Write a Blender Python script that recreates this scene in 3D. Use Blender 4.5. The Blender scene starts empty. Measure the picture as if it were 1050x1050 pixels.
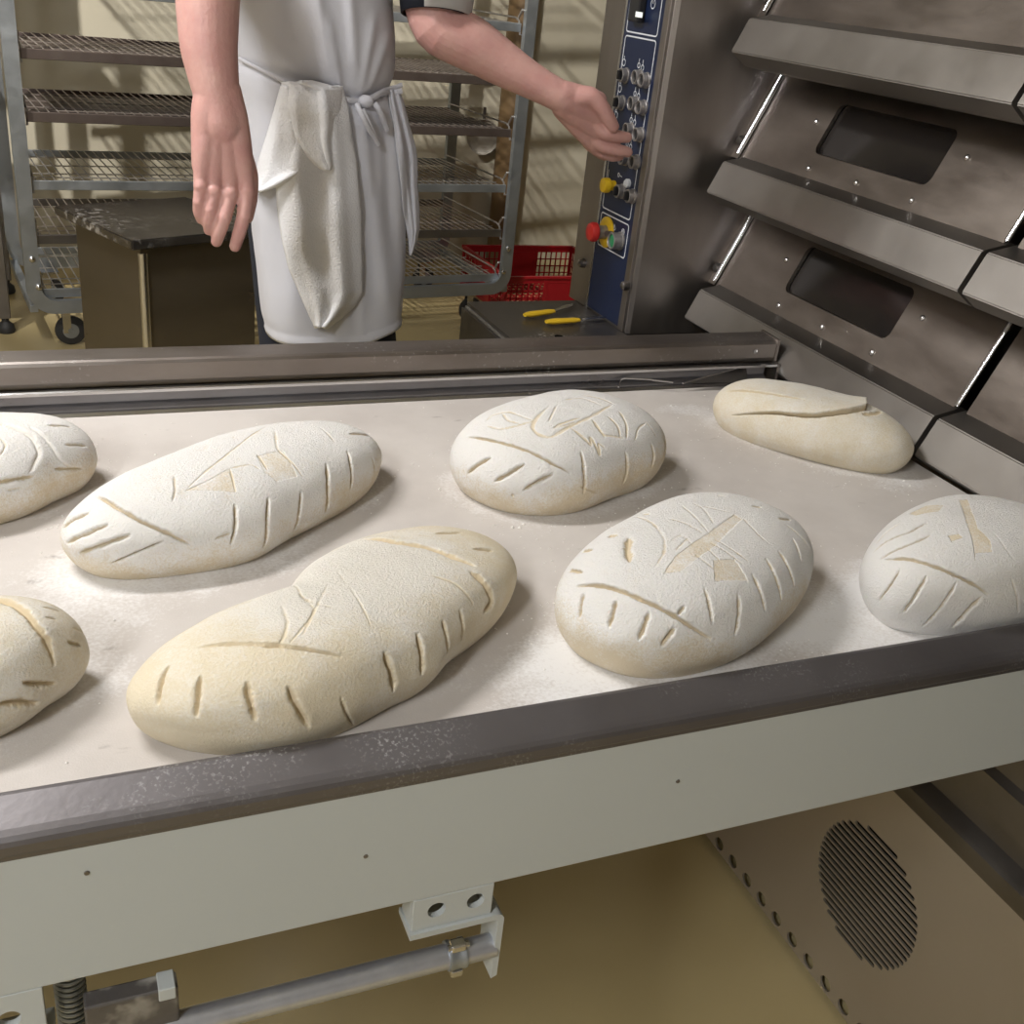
import bpy, bmesh, math, random
import numpy as np
from mathutils import Vector, Matrix
from mathutils.bvhtree import BVHTree
random.seed(7); np.random.seed(7)
SC = bpy.context.scene; COL = SC.collection
# ------------------------------------------------------------ camera
CR = ((0.92205278, -0.0845351, 0.37772012), (-0.3737783, -0.44794649, 0.81217838), (0.10054082, -0.89005492, -0.44462769))
CAM = Vector((0, 0, 1.47)); FPX = 1106.0
cd = bpy.data.cameras.new('camera'); cam = bpy.data.objects.new('camera', cd); COL.objects.link(cam)
m = Matrix(((CR[0][0], -CR[0][1], -CR[0][2], 0), (CR[1][0], -CR[1][1], -CR[1][2], 0), (CR[2][0], -CR[2][1], -CR[2][2], 0), (0, 0, 0, 1)))
m.translation = CAM; cam.matrix_world = m
cd.sensor_width = 36; cd.lens = 36 * FPX / 1050; cd.clip_start = 0.02; cd.clip_end = 50
SC.camera = cam
# ------------------------------------------------------------ world, light, exposure
SC.view_settings.view_transform = 'Standard'; SC.view_settings.look = 'None'
SC.view_settings.gamma = 1.0; SC.view_settings.exposure = 0.38
w = bpy.data.worlds.new('world'); SC.world = w; w.use_nodes = True
w.node_tree.nodes['Background'].inputs[0].default_value = (0.9, 0.92, 1.0, 1)
w.node_tree.nodes['Background'].inputs[1].default_value = 0.1
def area(name, loc, target, sx, sy, power, col):
    l = bpy.data.lights.new(name, 'AREA'); l.shape = 'RECTANGLE'; l.size = sx; l.size_y = sy; l.energy = power; l.color = col
    o = bpy.data.objects.new(name, l); COL.objects.link(o); o.location = loc
    o.rotation_euler = (Vector(target) - Vector(loc)).to_track_quat('-Z', 'Y').to_euler(); return o
area('work_lamp_light', (-0.75, 1.75, 2.66), (-0.6, 1.75, 0), 0.2, 0.9, 36, (1.0, 0.975, 0.96))
area('front_lamp_light', (-1.5, -0.7, 2.66), (-1.2, -0.2, 0), 0.3, 1.2, 52, (0.97, 0.98, 1.0))
def spot(name, loc, target, power, ang, col):
    l = bpy.data.lights.new(name, 'SPOT'); l.energy = power; l.color = col; l.spot_size = math.radians(ang); l.spot_blend = .6; l.shadow_soft_size = .024
    o = bpy.data.objects.new(name, l); COL.objects.link(o); o.location = loc
    o.rotation_euler = (Vector(target) - Vector(loc)).to_track_quat('-Z', 'Y').to_euler(); return o
spot('rear_bulb_light', (-0.75, 3.45, 2.60), (0.35, 5.5, 0.9), 215, 62, (1.0, 0.95, 0.87))
spot('rack_bulb_light', (0.85, 3.45, 2.60), (2.1, 5.5, 0.7), 170, 50, (1.0, 0.95, 0.87))

# ------------------------------------------------------------ helpers
def ray(px, py):
    v = ((px - 525), (py - 525), FPX)
    return Vector([sum(CR[i][k] * v[k] for k in range(3)) for i in range(3)])
def PY(px, py, y): r = ray(px, py); return CAM + r * (y / r.y)
def PZ(px, py, z): r = ray(px, py); return CAM + r * ((z - CAM.z) / r.z)
def PX(px, py, x): r = ray(px, py); return CAM + r * (x / r.x)

def link(name, me, mat=None, parent=None, smooth=None):
    o = bpy.data.objects.new(name, me); COL.objects.link(o)
    if mat is not None:
        me.materials.clear(); me.materials.append(mat)
    if parent is not None: o.parent = parent
    if smooth is not None:
        me.polygons.foreach_set('use_smooth', [smooth] * len(me.polygons))
        if smooth == True:
            try: me.set_sharp_from_angle(angle=math.radians(38))
            except Exception: pass
    return o
def obj(name, bm, mat, parent=None, smooth=False):
    bmesh.ops.recalc_face_normals(bm, faces=bm.faces)
    me = bpy.data.meshes.new(name); bm.to_mesh(me); bm.free()
    return link(name, me, mat, parent, smooth)
def tag(o, label, cat, group=None):
    o['label'] = label; o['category'] = cat
    if group: o['group'] = group
    return o
def struct(o): o['kind'] = 'structure'; return o
def empty(name, loc=(0, 0, 0), rz=0):
    o = bpy.data.objects.new(name, None); COL.objects.link(o); o.location = loc; o.rotation_euler = (0, 0, rz); o.empty_display_size = .05
    return o
def BM(): return bmesh.new()
def box(bm, a, b, bev=0, seg=2, M=None):
    r = bmesh.ops.create_cube(bm, size=1.0); vs = r['verts']
    for v in vs:
        v.co = Vector([a[i] + (v.co[i] + .5) * (b[i] - a[i]) for i in range(3)])
    if bev > 0:
        es = list({e for v in vs for e in v.link_edges})
        r2 = bmesh.ops.bevel(bm, geom=es, offset=bev, segments=seg, affect='EDGES', profile=.5)
        vs = list({v for f in r2['faces'] for v in f.verts} | {v for v in vs if v.is_valid})
    if M is not None:
        for v in vs: v.co = M @ v.co
    return vs
def prism(bm, pts, axis, a, b, cap=True):
    """extrude 2D closed profile pts along axis (0: pts=(y,z); 1: pts=(x,z); 2: pts=(x,y))"""
    def mk(p, t):
        return {0: (t, p[0], p[1]), 1: (p[0], t, p[1]), 2: (p[0], p[1], t)}[axis]
    A = [bm.verts.new(mk(p, a)) for p in pts]; B = [bm.verts.new(mk(p, b)) for p in pts]
    n = len(pts)
    for i in range(n): bm.faces.new((A[i], A[(i + 1) % n], B[(i + 1) % n], B[i]))
    if cap: bm.faces.new(A[::-1]); bm.faces.new(B)
    return A + B
def tube(bm, pts, r, seg=12, cap=True, closed=False, flat=None):
    pts = [Vector(p) for p in pts]; n = len(pts)
    rs = r if isinstance(r, (list, tuple)) else [r] * n
    rings = []; up = None
    for i, p in enumerate(pts):
        if closed: t = (pts[(i + 1) % n] - pts[i - 1])
        else: t = (pts[min(i + 1, n - 1)] - pts[max(i - 1, 0)])
        t.normalize()
        if up is None:
            up = Vector((0, 0, 1)) if abs(t.z) < .9 else Vector((1, 0, 0))
        up = (up - t * up.dot(t)).normalized(); sd = t.cross(up)
        fx, fy = flat if flat else (1, 1)
        rings.append([bm.verts.new(p + (up * math.cos(a) * fx + sd * math.sin(a) * fy) * rs[i]) for a in [2 * math.pi * k / seg for k in range(seg)]])
    for i in range(n if closed else n - 1):
        A, B = rings[i], rings[(i + 1) % n]
        for k in range(seg): bm.faces.new((A[k], A[(k + 1) % seg], B[(k + 1) % seg], B[k]))
    if cap and not closed: bm.faces.new(rings[0][::-1]); bm.faces.new(rings[-1])
def cyl(bm, a, b, r, seg=20, r2=None):
    tube(bm, [a, b], [r, r if r2 is None else r2], seg)
def lathe(bm, prof, org, axis, seg=28):
    """prof: (radius, height along axis)"""
    axis = Vector(axis).normalized(); u = axis.orthogonal().normalized(); v = axis.cross(u); org = Vector(org)
    rings = []
    for r, h in prof:
        if r < 1e-6: rings.append([bm.verts.new(org + axis * h)])
        else: rings.append([bm.verts.new(org + axis * h + (u * math.cos(t) + v * math.sin(t)) * r) for t in [2 * math.pi * k / seg for k in range(seg)]])
    for A, B in zip(rings, rings[1:]):
        for k in range(seg):
            a = A[k % len(A)]; b = A[(k + 1) % len(A)]; c = B[(k + 1) % len(B)]; d = B[k % len(B)]
            f = []
            for q in (a, b, c, d):
                if q not in f: f.append(q)
            if len(f) > 2:
                try: bm.faces.new(f)
                except ValueError: pass
def sphere(bm, c, r, sc=(1, 1, 1), seg=16, M=None):
    mm = Matrix.Translation(Vector(c)) @ (M or Matrix()) @ Matrix.Diagonal((r * sc[0], r * sc[1], r * sc[2], 1))
    bmesh.ops.create_uvsphere(bm, u_segments=seg, v_segments=max(6, seg // 2), radius=1, matrix=mm)
def rrect(x0, x1, y0, y1, r, n=5):
    out = []
    for cx, cy, a0 in ((x1 - r, y1 - r, 0), (x0 + r, y1 - r, 90), (x0 + r, y0 + r, 180), (x1 - r, y0 + r, 270)):
        for k in range(n + 1):
            a = math.radians(a0 + 90 * k / n); out.append((cx + r * math.cos(a), cy + r * math.sin(a)))
    return out
def boolean(o, cutbm):
    bmesh.ops.recalc_face_normals(cutbm, faces=cutbm.faces)
    me = bpy.data.meshes.new('cut'); cutbm.to_mesh(me); cutbm.free()
    c = bpy.data.objects.new('cut', me); COL.objects.link(c); c.matrix_world = o.matrix_world
    par = o.parent; o.parent = None
    md = o.modifiers.new('b', 'BOOLEAN'); md.object = c; md.operation = 'DIFFERENCE'; md.solver = 'EXACT'
    bpy.context.view_layer.update()
    dg = bpy.context.evaluated_depsgraph_get()
    new = bpy.data.meshes.new_from_object(o.evaluated_get(dg))
    o.modifiers.clear(); o.data = new
    bpy.data.objects.remove(c); o.parent = par
    return o
def bake_mods(o):
    bpy.context.view_layer.update()
    dg = bpy.context.evaluated_depsgraph_get()
    new = bpy.data.meshes.new_from_object(o.evaluated_get(dg)); o.modifiers.clear(); o.data = new
    return o
def copy_tree(o, parent=None):
    c = o.copy(); COL.objects.link(c); c.parent = parent
    for ch in [x for x in bpy.data.objects if x.parent == o]: copy_tree(ch, c)
    return c

# ------------------------------------------------------------ materials
def mat(name, col, rough=.5, metal=0., noise=0., nscale=8, col2=None, bump=0., bscale=60, rvar=0., stretch=None, sss=0., spec=.5, extra=None):
    M = bpy.data.materials.new(name); M.use_nodes = True; nt = M.node_tree; N = nt.nodes; L = nt.links
    b = N['Principled BSDF']; b.inputs['Roughness'].default_value = rough; b.inputs['Metallic'].default_value = metal
    b.inputs['Specular IOR Level'].default_value = spec
    tc = N.new('ShaderNodeTexCoord'); mp = N.new('ShaderNodeMapping'); L.new(tc.outputs['Object'], mp.inputs[0])
    if stretch: mp.inputs['Scale'].default_value = stretch
    c2 = col2 if col2 else tuple(c * .8 for c in col)
    nz = N.new('ShaderNodeTexNoise'); nz.inputs['Scale'].default_value = nscale; nz.inputs['Detail'].default_value = 6; nz.inputs['Roughness'].default_value = .6
    L.new(mp.outputs[0], nz.inputs['Vector'])
    rp = N.new('ShaderNodeValToRGB'); rp.color_ramp.elements[0].position = .5 - .25; rp.color_ramp.elements[1].position = .75
    rp.color_ramp.elements[0].color = (*[a + (b_ - a) * (noise) for a, b_ in zip(col, c2)], 1); rp.color_ramp.elements[1].color = (*col, 1)
    L.new(nz.outputs[0], rp.inputs[0]); L.new(rp.outputs[0], b.inputs['Base Color'])
    if rvar:
        mr = N.new('ShaderNodeMapRange'); mr.inputs[3].default_value = max(.03, rough - rvar); mr.inputs[4].default_value = min(1, rough + rvar)
        mr.inputs[1].default_value = .3; mr.inputs[2].default_value = .7
        L.new(nz.outputs[0], mr.inputs[0]); L.new(mr.outputs[0], b.inputs['Roughness'])
    if bump:
        n2 = N.new('ShaderNodeTexNoise'); n2.inputs['Scale'].default_value = bscale; n2.inputs['Detail'].default_value = 4
        L.new(mp.outputs[0], n2.inputs['Vector'])
        bp = N.new('ShaderNodeBump'); bp.inputs['Strength'].default_value = bump; bp.inputs['Distance'].default_value = .002
        L.new(n2.outputs[0], bp.inputs['Height']); L.new(bp.outputs[0], b.inputs['Normal'])
    if sss:
        b.inputs['Subsurface Weight'].default_value = sss; b.inputs['Subsurface Radius'].default_value = (.02, .008, .005); b.inputs['Subsurface Scale'].default_value = .5
    M['n'] = 1
    return M
def specks(M, col=(.85, .84, .8), scale=160, thr=.68, patch=3., pthr=.5, rough=.85, stretch=None):
    """white flour dust over an existing material"""
    nt = M.node_tree; N = nt.nodes; L = nt.links; b = N['Principled BSDF']
    tc = N.new('ShaderNodeTexCoord'); vec = tc.outputs['Object']
    if stretch:
        mp = N.new('ShaderNodeMapping'); mp.inputs['Scale'].default_value = stretch; L.new(vec, mp.inputs[0]); vec = mp.outputs[0]
    a = N.new('ShaderNodeTexNoise'); a.inputs['Scale'].default_value = scale; a.inputs['Detail'].default_value = 3
    p = N.new('ShaderNodeTexNoise'); p.inputs['Scale'].default_value = patch; p.inputs['Detail'].default_value = 5
    L.new(vec, a.inputs['Vector']); L.new(vec, p.inputs['Vector'])
    r1 = N.new('ShaderNodeMapRange'); r1.inputs[1].default_value = thr - .06; r1.inputs[2].default_value = thr + .06
    r2 = N.new('ShaderNodeMapRange'); r2.inputs[1].default_value = pthr; r2.inputs[2].default_value = pthr + .2; r2.inputs[3].default_value = .0
    L.new(a.outputs[0], r1.inputs[0]); L.new(p.outputs[0], r2.inputs[0])
    mu = N.new('ShaderNodeMath'); mu.operation = 'MULTIPLY'; L.new(r1.outputs[0], mu.inputs[0]); L.new(r2.outputs[0], mu.inputs[1])
    old = b.inputs['Base Color'].links[0].from_socket
    mx = N.new('ShaderNodeMix'); mx.data_type = 'RGBA'; L.new(mu.outputs[0], mx.inputs[0]); L.new(old, mx.inputs[6]); mx.inputs[7].default_value = (*col, 1)
    L.new(mx.outputs[2], b.inputs['Base Color'])
    mm = N.new('ShaderNodeMath'); mm.operation = 'MULTIPLY_ADD'
    mt = b.inputs['Metallic'].default_value
    mm.inputs[1].default_value = -mt; mm.inputs[2].default_value = mt; L.new(mu.outputs[0], mm.inputs[0]); L.new(mm.outputs[0], b.inputs['Metallic'])
    return M
OVEN = mat('oven_steel', (.30, .265, .235), .42, 1, .85, 5, (.17, .145, .125), .06, 200, .08, stretch=(1, 1, 3))
HOOD = mat('hood_steel', (.40, .38, .355), .42, 1, .7, 4, (.27, .25, .23), .05, 200, .08)
CONS = mat('console_steel', (.42, .39, .37), .47, 1, .8, 4, (.28, .255, .24), .05, 220, .08, stretch=(3, 3, .7))
DARKST = mat('dark_steel', (.25, .235, .225), .38, .9, .6, 7, (.14, .13, .125), .08, 150, .08)
RIMST = specks(mat('rim_steel', (.20, .19, .195), .46, .8, .6, 6, (.14, .13, .135), .08, 120, .08), col=(.5, .5, .5), thr=.61, patch=7, pthr=.50, scale=330)
RAILST = specks(mat('rail_steel', (.33, .30, .28), .38, .9, .8, 9, (.18, .15, .13), .12, 130, .1, stretch=(.4, 1, 1)), thr=.66, patch=6, pthr=.5)
BRIGHT = mat('bright_steel', (.68, .68, .69), .24, 1, .3, 6, (.5, .5, .52), .05, 150, .05)
ZINC = mat('galvanised_steel', (.42, .45, .48), .42, .8, .7, 14, (.30, .33, .36), .08, 90, .1)
WIRE = mat('wire_steel', (.58, .56, .54), .4, .85, .6, 20, (.22, .2, .19))
WIRED = mat('browned_wire_steel', (.50, .45, .42), .42, .85, .6, 20, (.28, .24, .22))
EDGED = mat('browned_edge_steel', (.20, .165, .15), .45, .8, .7, 12, (.12, .09, .08))
PAINT = mat('grey_paint', (.50, .53, .525), .42, 0, .35, 3, (.455, .48, .47), .04, 90)
CHROME = mat('chrome', (.75, .76, .8), .14, 1, .3, 30, (.45, .46, .5), .1, 260)
TUBEM = mat('zinc_tube', (.60, .62, .68), .3, .75, .6, 40, (.40, .42, .48), .1, 260)
BLACK = mat('black_plastic', (.02, .02, .022), .4)
RUBBER = mat('black_rubber', (.03, .03, .03), .6)
BLUE = mat('blue_panel', (.012, .022, .062), .35, 0, .5, 9, (.008, .014, .04))
WHITEP = mat('white_print', (.75, .78, .82), .5)
YELLOW = mat('yellow_plastic', (.80, .52, .02), .35)
YHAND = mat('yellow_handle', (.85, .55, .03), .4)
RED = mat('red_plastic', (.62, .035, .03), .35)
CRATE = mat('red_crate_plastic', (.42, .012, .02), .38, 0, .5, 8, (.30, .008, .015))
GREEN = mat('green_plastic', (.02, .25, .10), .35)
GREYK = mat('knob_ring', (.36, .34, .33), .35, .6)
GLASS = mat('oven_glass', (.02, .017, .016), .12, 0, .5, 4, (.01, .009, .008), spec=.5)
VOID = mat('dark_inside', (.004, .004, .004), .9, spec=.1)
SKIN = mat('skin', (.66, .40, .35), .48, 0, .9, 22, (.54, .27, .25), .35, 160, 0, sss=.12)
HAIR = mat('hair', (.07, .045, .03), .6, 0, .5, 60, bump=.6, bscale=300)
APRON = mat('white_cotton', (.70, .71, .77), .85, 0, .25, 4, (.63, .63, .67), .25, 700)
TERRY = mat('white_terry', (.93, .94, .97), .95, 0, .4, 160, (.84, .85, .88), 1.0, 330)
NAVY = mat('navy_cotton', (.014, .018, .032), .85, 0, .4, 20, bump=.2, bscale=500)
SHIRT = mat('pale_shirt_cotton', (.55, .54, .53), .85, bump=.2, bscale=500)
WALL = mat('cream_wall', (.70, .66, .54), .55, 0, .5, 1.5, (.62, .56, .43), .12, 30)
FLOOR = mat('cream_floor', (.57, .465, .25), .22, 0, .8, 1.6, (.50, .395, .19), .06, 20, .07)
CEIL = mat('white_ceiling', (.75, .75, .73), .8)
DIM = mat('back_room_wall', (.62, .59, .54), .7, 0, .4, 1)
BROWNP = mat('brown_pipe_paint', (.26, .17, .085), .45, 0, .5, 5)
PALE = mat('pale_plate', (.55, .52, .47), .5)
def emis(name, col, s):
    M = bpy.data.materials.new(name); M.use_nodes = True; b = M.node_tree.nodes['Principled BSDF']
    b.inputs['Base Color'].default_value = (*col, 1); b.inputs['Emission Color'].default_value = (*col, 1); b.inputs['Emission Strength'].default_value = s
    return M
LAMP = emis('lamp_diffuser', (1, .96, .9), 2.2)
LCD = emis('lit_digits', (.8, .85, .8), .5)

# dough material driven by the flour / cut attributes of each loaf
def dough(name, base, flour, cut):
    M = bpy.data.materials.new(name); M.use_nodes = True; nt = M.node_tree; N = nt.nodes; L = nt.links; b = N['Principled BSDF']
    b.inputs['Roughness'].default_value = .8; b.inputs['Specular IOR Level'].default_value = .25
    b.inputs['Subsurface Weight'].default_value = .06; b.inputs['Subsurface Radius'].default_value = (.012, .008, .004)
    tc = N.new('ShaderNodeTexCoord')
    af = N.new('ShaderNodeAttribute'); af.attribute_name = 'flour'; ac = N.new('ShaderNodeAttribute'); ac.attribute_name = 'cut'
    def noise(s, d=5, r=.6):
        n = N.new('ShaderNodeTexNoise'); n.inputs['Scale'].default_value = s; n.inputs['Detail'].default_value = d; n.inputs['Roughness'].default_value = r
        L.new(tc.outputs['Object'], n.inputs['Vector']); return n.outputs[0]
    def mr(x, a, b_, c, d):
        n = N.new('ShaderNodeMapRange'); L.new(x, n.inputs[0])
        for i, v in enumerate((a, b_, c, d)): n.inputs[i + 1].default_value = v
        return n.outputs[0]
    def math_(op, x, y):
        n = N.new('ShaderNodeMath'); n.operation = op
        for i, v in enumerate((x, y)):
            if isinstance(v, float): n.inputs[i].default_value = v
            else: L.new(v, n.inputs[i])
        return n.outputs[0]
    grain = noise(400, 5, .7); pat = noise(30, 6); fine = noise(900, 2)
    f = math_('ADD', af.outputs['Fac'], mr(pat, .3, .7, -.28, .28)); f = math_('ADD', f, mr(grain, .3, .7, -.30, .30))
    f = mr(f, .1, .75, 0., 1.)
    def mix(fac, a, c):
        n = N.new('ShaderNodeMix'); n.data_type = 'RGBA'; L.new(fac, n.inputs[0])
        for i, v in ((6, a), (7, c)):
            if isinstance(v, tuple): n.inputs[i].default_value = (*v, 1)
            else: L.new(v, n.inputs[i])
        return n.outputs[2]
    big = mix(noise(9, 4), tuple(c * .93 for c in base), base)
    c = mix(f, big, flour); c = mix(ac.outputs['Fac'], c, cut)
    L.new(c, b.inputs['Base Color'])
    h = math_('ADD', math_('MULTIPLY', grain, 1.0), math_('MULTIPLY', pat, .5)); h = math_('MULTIPLY', h, mr(af.outputs['Fac'], 0, 1, .35, 1.))
    bp = N.new('ShaderNodeBump'); bp.inputs['Strength'].default_value = .9; bp.inputs['Distance'].default_value = .003
    L.new(h, bp.inputs['Height']); L.new(bp.outputs[0], b.inputs['Normal'])
    return M
DOUGH = dough('floured_dough', (.74, .655, .49), (.80, .765, .69), (.62, .51, .34))
DOUGH_W = dough('heavily_floured_dough', (.74, .64, .475), (.86, .845, .815), (.66, .56, .40))
def belt_mat():
    M = bpy.data.materials.new('belt_canvas'); M.use_nodes = True; nt = M.node_tree; N = nt.nodes; L = nt.links; b = N['Principled BSDF']
    b.inputs['Roughness'].default_value = .75; b.inputs['Specular IOR Level'].default_value = .3
    tc = N.new('ShaderNodeTexCoord'); af = N.new('ShaderNodeAttribute'); af.attribute_name = 'flour'
    def noise(s, d=6, r=.62, st=None):
        n = N.new('ShaderNodeTexNoise'); n.inputs['Scale'].default_value = s; n.inputs['Detail'].default_value = d; n.inputs['Roughness'].default_value = r
        if st:
            mp = N.new('ShaderNodeMapping'); mp.inputs['Scale'].default_value = st; L.new(tc.outputs['Object'], mp.inputs[0]); L.new(mp.outputs[0], n.inputs['Vector'])
        else: L.new(tc.outputs['Object'], n.inputs['Vector'])
        return n.outputs[0]
    def ramp(x, a, c, pa, pb):
        r = N.new('ShaderNodeValToRGB'); r.color_ramp.elements[0].position = pa; r.color_ramp.elements[1].position = pb
        r.color_ramp.elements[0].color = (*a, 1); r.color_ramp.elements[1].color = (*c, 1); L.new(x, r.inputs[0]); return r.outputs[0]
    def mr(x, a, b_, c, d):
        n = N.new('ShaderNodeMapRange'); L.new(x, n.inputs[0])
        for i, v in enumerate((a, b_, c, d)): n.inputs[i + 1].default_value = v
        return n.outputs[0]
    base = ramp(noise(4.5, 8), (.50, .462, .430), (.595, .558, .522), .35, .62)
    # dark worn scuffs
    sc = N.new('ShaderNodeMix'); sc.data_type = 'RGBA'; L.new(mr(noise(18, 5, .6, (1, 2.2, 1)), .66, .74, 0, .7), sc.inputs[0]); L.new(base, sc.inputs[6]); sc.inputs[7].default_value = (.33, .30, .28, 1)
    a = N.new('ShaderNodeMath'); a.operation = 'ADD'; L.new(af.outputs['Fac'], a.inputs[0]); L.new(mr(noise(11, 8, .7), .3, .7, -.42, .42), a.inputs[1])
    g = N.new('ShaderNodeMath'); g.operation = 'ADD'; L.new(a.outputs[0], g.inputs[0]); L.new(mr(noise(260, 3), .3, .7, -.25, .25), g.inputs[1])
    mx = N.new('ShaderNodeMix'); mx.data_type = 'RGBA'; L.new(mr(g.outputs[0], .38, 1.15, 0., .95), mx.inputs[0]); L.new(sc.outputs[2], mx.inputs[6]); mx.inputs[7].default_value = (.76, .75, .74, 1)
    L.new(mx.outputs[2], b.inputs['Base Color'])
    bp = N.new('ShaderNodeBump'); bp.inputs['Strength'].default_value = .25; bp.inputs['Distance'].default_value = .001
    L.new(noise(500, 2), bp.inputs['Height']); L.new(bp.outputs[0], b.inputs['Normal'])
    return M
BELT = belt_mat()

# ------------------------------------------------------------ room
def slab(name, a, b, m):
    bm = BM(); box(bm, a, b); return struct(obj(name, bm, m))
slab('floor', (-3, -2.2, -.1), (4.2, 5.8, 0), FLOOR)
slab('ceiling', (-3, -2.2, 2.8), (4.2, 5.8, 2.9), CEIL)
slab('wall_back', (-3, 5.7, 0), (4.2, 5.8, 2.8), WALL)
slab('wall_front', (-3, -2.3, 0), (4.2, -2.2, 2.8), DIM)
slab('wall_left', (-3.1, -2.3, 0), (-3, 5.8, 2.8), DIM)
slab('wall_right', (4.2, -2.3, 0), (4.3, 5.8, 2.8), DIM)
for nm, x, y, L_, wd, ry, lab in (('ceiling_lamp', -.75, 1.75, 1.2, .3, 0, 'long white ceiling lamp above the loader belt'),
                             ('ceiling_lamp', -1.5, -.7, 1.3, .34, 0, 'long white ceiling lamp near the front of the bakery')):
    t = empty(nm, (x, y, 2.8)); tag(t, lab, 'lamp')
    bm = BM(); box(bm, (-wd / 2, -L_ / 2, -.1), (wd / 2, L_ / 2, 0), .01); obj('housing', bm, CEIL, t)
    bm = BM(); box(bm, (-wd / 2 + .02, -L_ / 2 + .02, -.115), (wd / 2 - .02, L_ / 2 - .02, -.1)); obj('diffuser', bm, LAMP, t)

for x, y, lab in ((-.75, 3.45, 'small round ceiling bulb lamp left of the rack'), (.85, 3.45, 'small round ceiling bulb lamp right of the rack')):
    t = empty('bulb_lamp', (x, y, 2.8)); tag(t, lab, 'lamp')
    bm = BM(); lathe(bm, [(.05, 0), (.05, -.02), (.02, -.05), (.02, -.10), (0, -.10)], (0, 0, 0), (0, 0, 1), 20); obj('lamp_holder', bm, CEIL, t, True)
    bm = BM(); sphere(bm, (0, 0, -.125), .03); obj('bulb', bm, LAMP, t, True)
# ------------------------------------------------------------ deck oven
oven = empty('deck_oven', (1.3, .8, 0)); tag(oven, 'large stainless steel deck oven with slanted hoods and glass windows', 'oven')
OV = lambda n, bm, m, sm=False: part(n, bm, m, oven, sm)
def part(n, bm, m, root, sm=False):
    # geometry is written in world coordinates; shift it to the root's frame
    Mi = Matrix.Translation(-root.location)
    if root.rotation_euler.z: Mi = (Matrix.Translation(root.location) @ Matrix.Rotation(root.rotation_euler.z, 4, 'Z')).inverted()
    bmesh.ops.transform(bm, matrix=Mi, verts=bm.verts)
    return obj(n, bm, m, root, sm)
def sub(n, bm, m, root, parent, sm=False):
    o = part(n, bm, m, root, sm); o.parent = parent; return o
bm = BM(); box(bm, (1.335, -.5, .7), (2.3, 2.3, 1.95)); OV('body', bm, OVEN)
Y0, Y1 = -.30, 1.86
doorx = lambda zl: 1.243 + (zl - .07) * .44          # door plane leans back
ZL = (.889, 1.136, 1.384)
MODS = ((1.134, 1.808), (.398, 1.124), (-.35, .388))
RIV = []
for px, py in ((837, 125), (829, 173), (878, 188), (935, 206), (992, 162)):
    x_ = 1.26
    for _ in range(4): q_ = PX(px, py, x_); x_ = doorx(q_.z - 1.136)
    RIV.append((q_.y - 1.481, q_.z - 1.136))
for di, z0 in enumerate(ZL):
    for mi, (ya, yb) in enumerate(MODS):
        # hood: folded sheet with a slanted front lip and an underside
        bm = BM()
        prism(bm, [(1.172, z0), (1.198, z0 + .057), (1.250, z0 + .068), (1.262, z0 + .060), (1.262, z0 - .030), (1.205, z0 - .022)], 1, ya, yb)
        es = [e for e in bm.edges if abs((e.verts[0].co - e.verts[1].co).y) > .1]
        bmesh.ops.bevel(bm, geom=es, offset=.0018, segments=2, affect='EDGES')
        OV('hood', bm, HOOD)
        # door panel
        th = .008
        bm = BM(); zt = .232
        prism(bm, [(doorx(.062), z0 + .062), (doorx(zt), z0 + zt), (doorx(zt) + th, z0 + zt), (doorx(.062) + th, z0 + .062)], 1, ya + .008, (1.818 if mi == 0 else yb - .008))
        d = OV('door', bm, OVEN)
        c0 = (ya + yb) / 2 + (.010 if mi == 0 else 0)
        if di < 2:
            cb = BM()
            pr = rrect(c0 - .146, c0 + .146, z0 + .106, z0 + .190, .014)
            prism(cb, [(p[0] - oven.location.y, p[1]) for p in pr], 0, -.2, .2)
            boolean(d, cb)
            gm = BM(); prism(gm, [(doorx(.10) + .010, z0 + .10), (doorx(.195) + .010, z0 + .195), (doorx(.195) + .014, z0 + .195), (doorx(.10) + .014, z0 + .10)], 1, c0 - .15, c0 + .15)
            sub('window_glass', gm, GLASS, oven, d)
            for (yy, zz) in RIV:
                yy += c0
                rb = BM(); lathe(rb, [(.0052, 0), (.0048, .0026), (.0025, .0042), (0, .0045)], (doorx(zz), yy, z0 + zz), (-1, 0, .44), 12)
                sub('rivet', rb, BRIGHT, oven, d, True)
        if mi < 2:
            rb = BM()
            yy = ya + .001
            cyl(rb, (doorx(.07) - .004, yy, z0 + .07), (doorx(.215) - .004, yy, z0 + .215), .0042, 12); OV('door_rod', rb, CHROME, True)
        if mi == 0:
            rb = BM(); yy = 1.823
            cyl(rb, (doorx(.07) - .006, yy, z0 + .07), (doorx(.215) - .004, yy, z0 + .215), .005, 12); OV('door_rod', rb, CHROME, True)
            rb = BM(); lathe(rb, [(.010, 0), (.010, .008), (.007, .014), (0, .015)], (doorx(.095) + .002, 1.8375, z0 + .092), (-1, 0, 0), 16); OV('hinge_bolt', rb, DARKST, True)
            rb = BM(); prism(rb, [(doorx(.06) + .004, z0 + .06), (doorx(.235) + .004, z0 + .235), (1.34, z0 + .235), (1.34, z0 + .06)], 1, 1.829, 1.851); OV('jamb', rb, OVEN)
bm = BM(); box(bm, (1.23, -.4, 1.62), (1.34, 1.86, 1.95), .004); OV('top_fascia', bm, OVEN)
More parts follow.
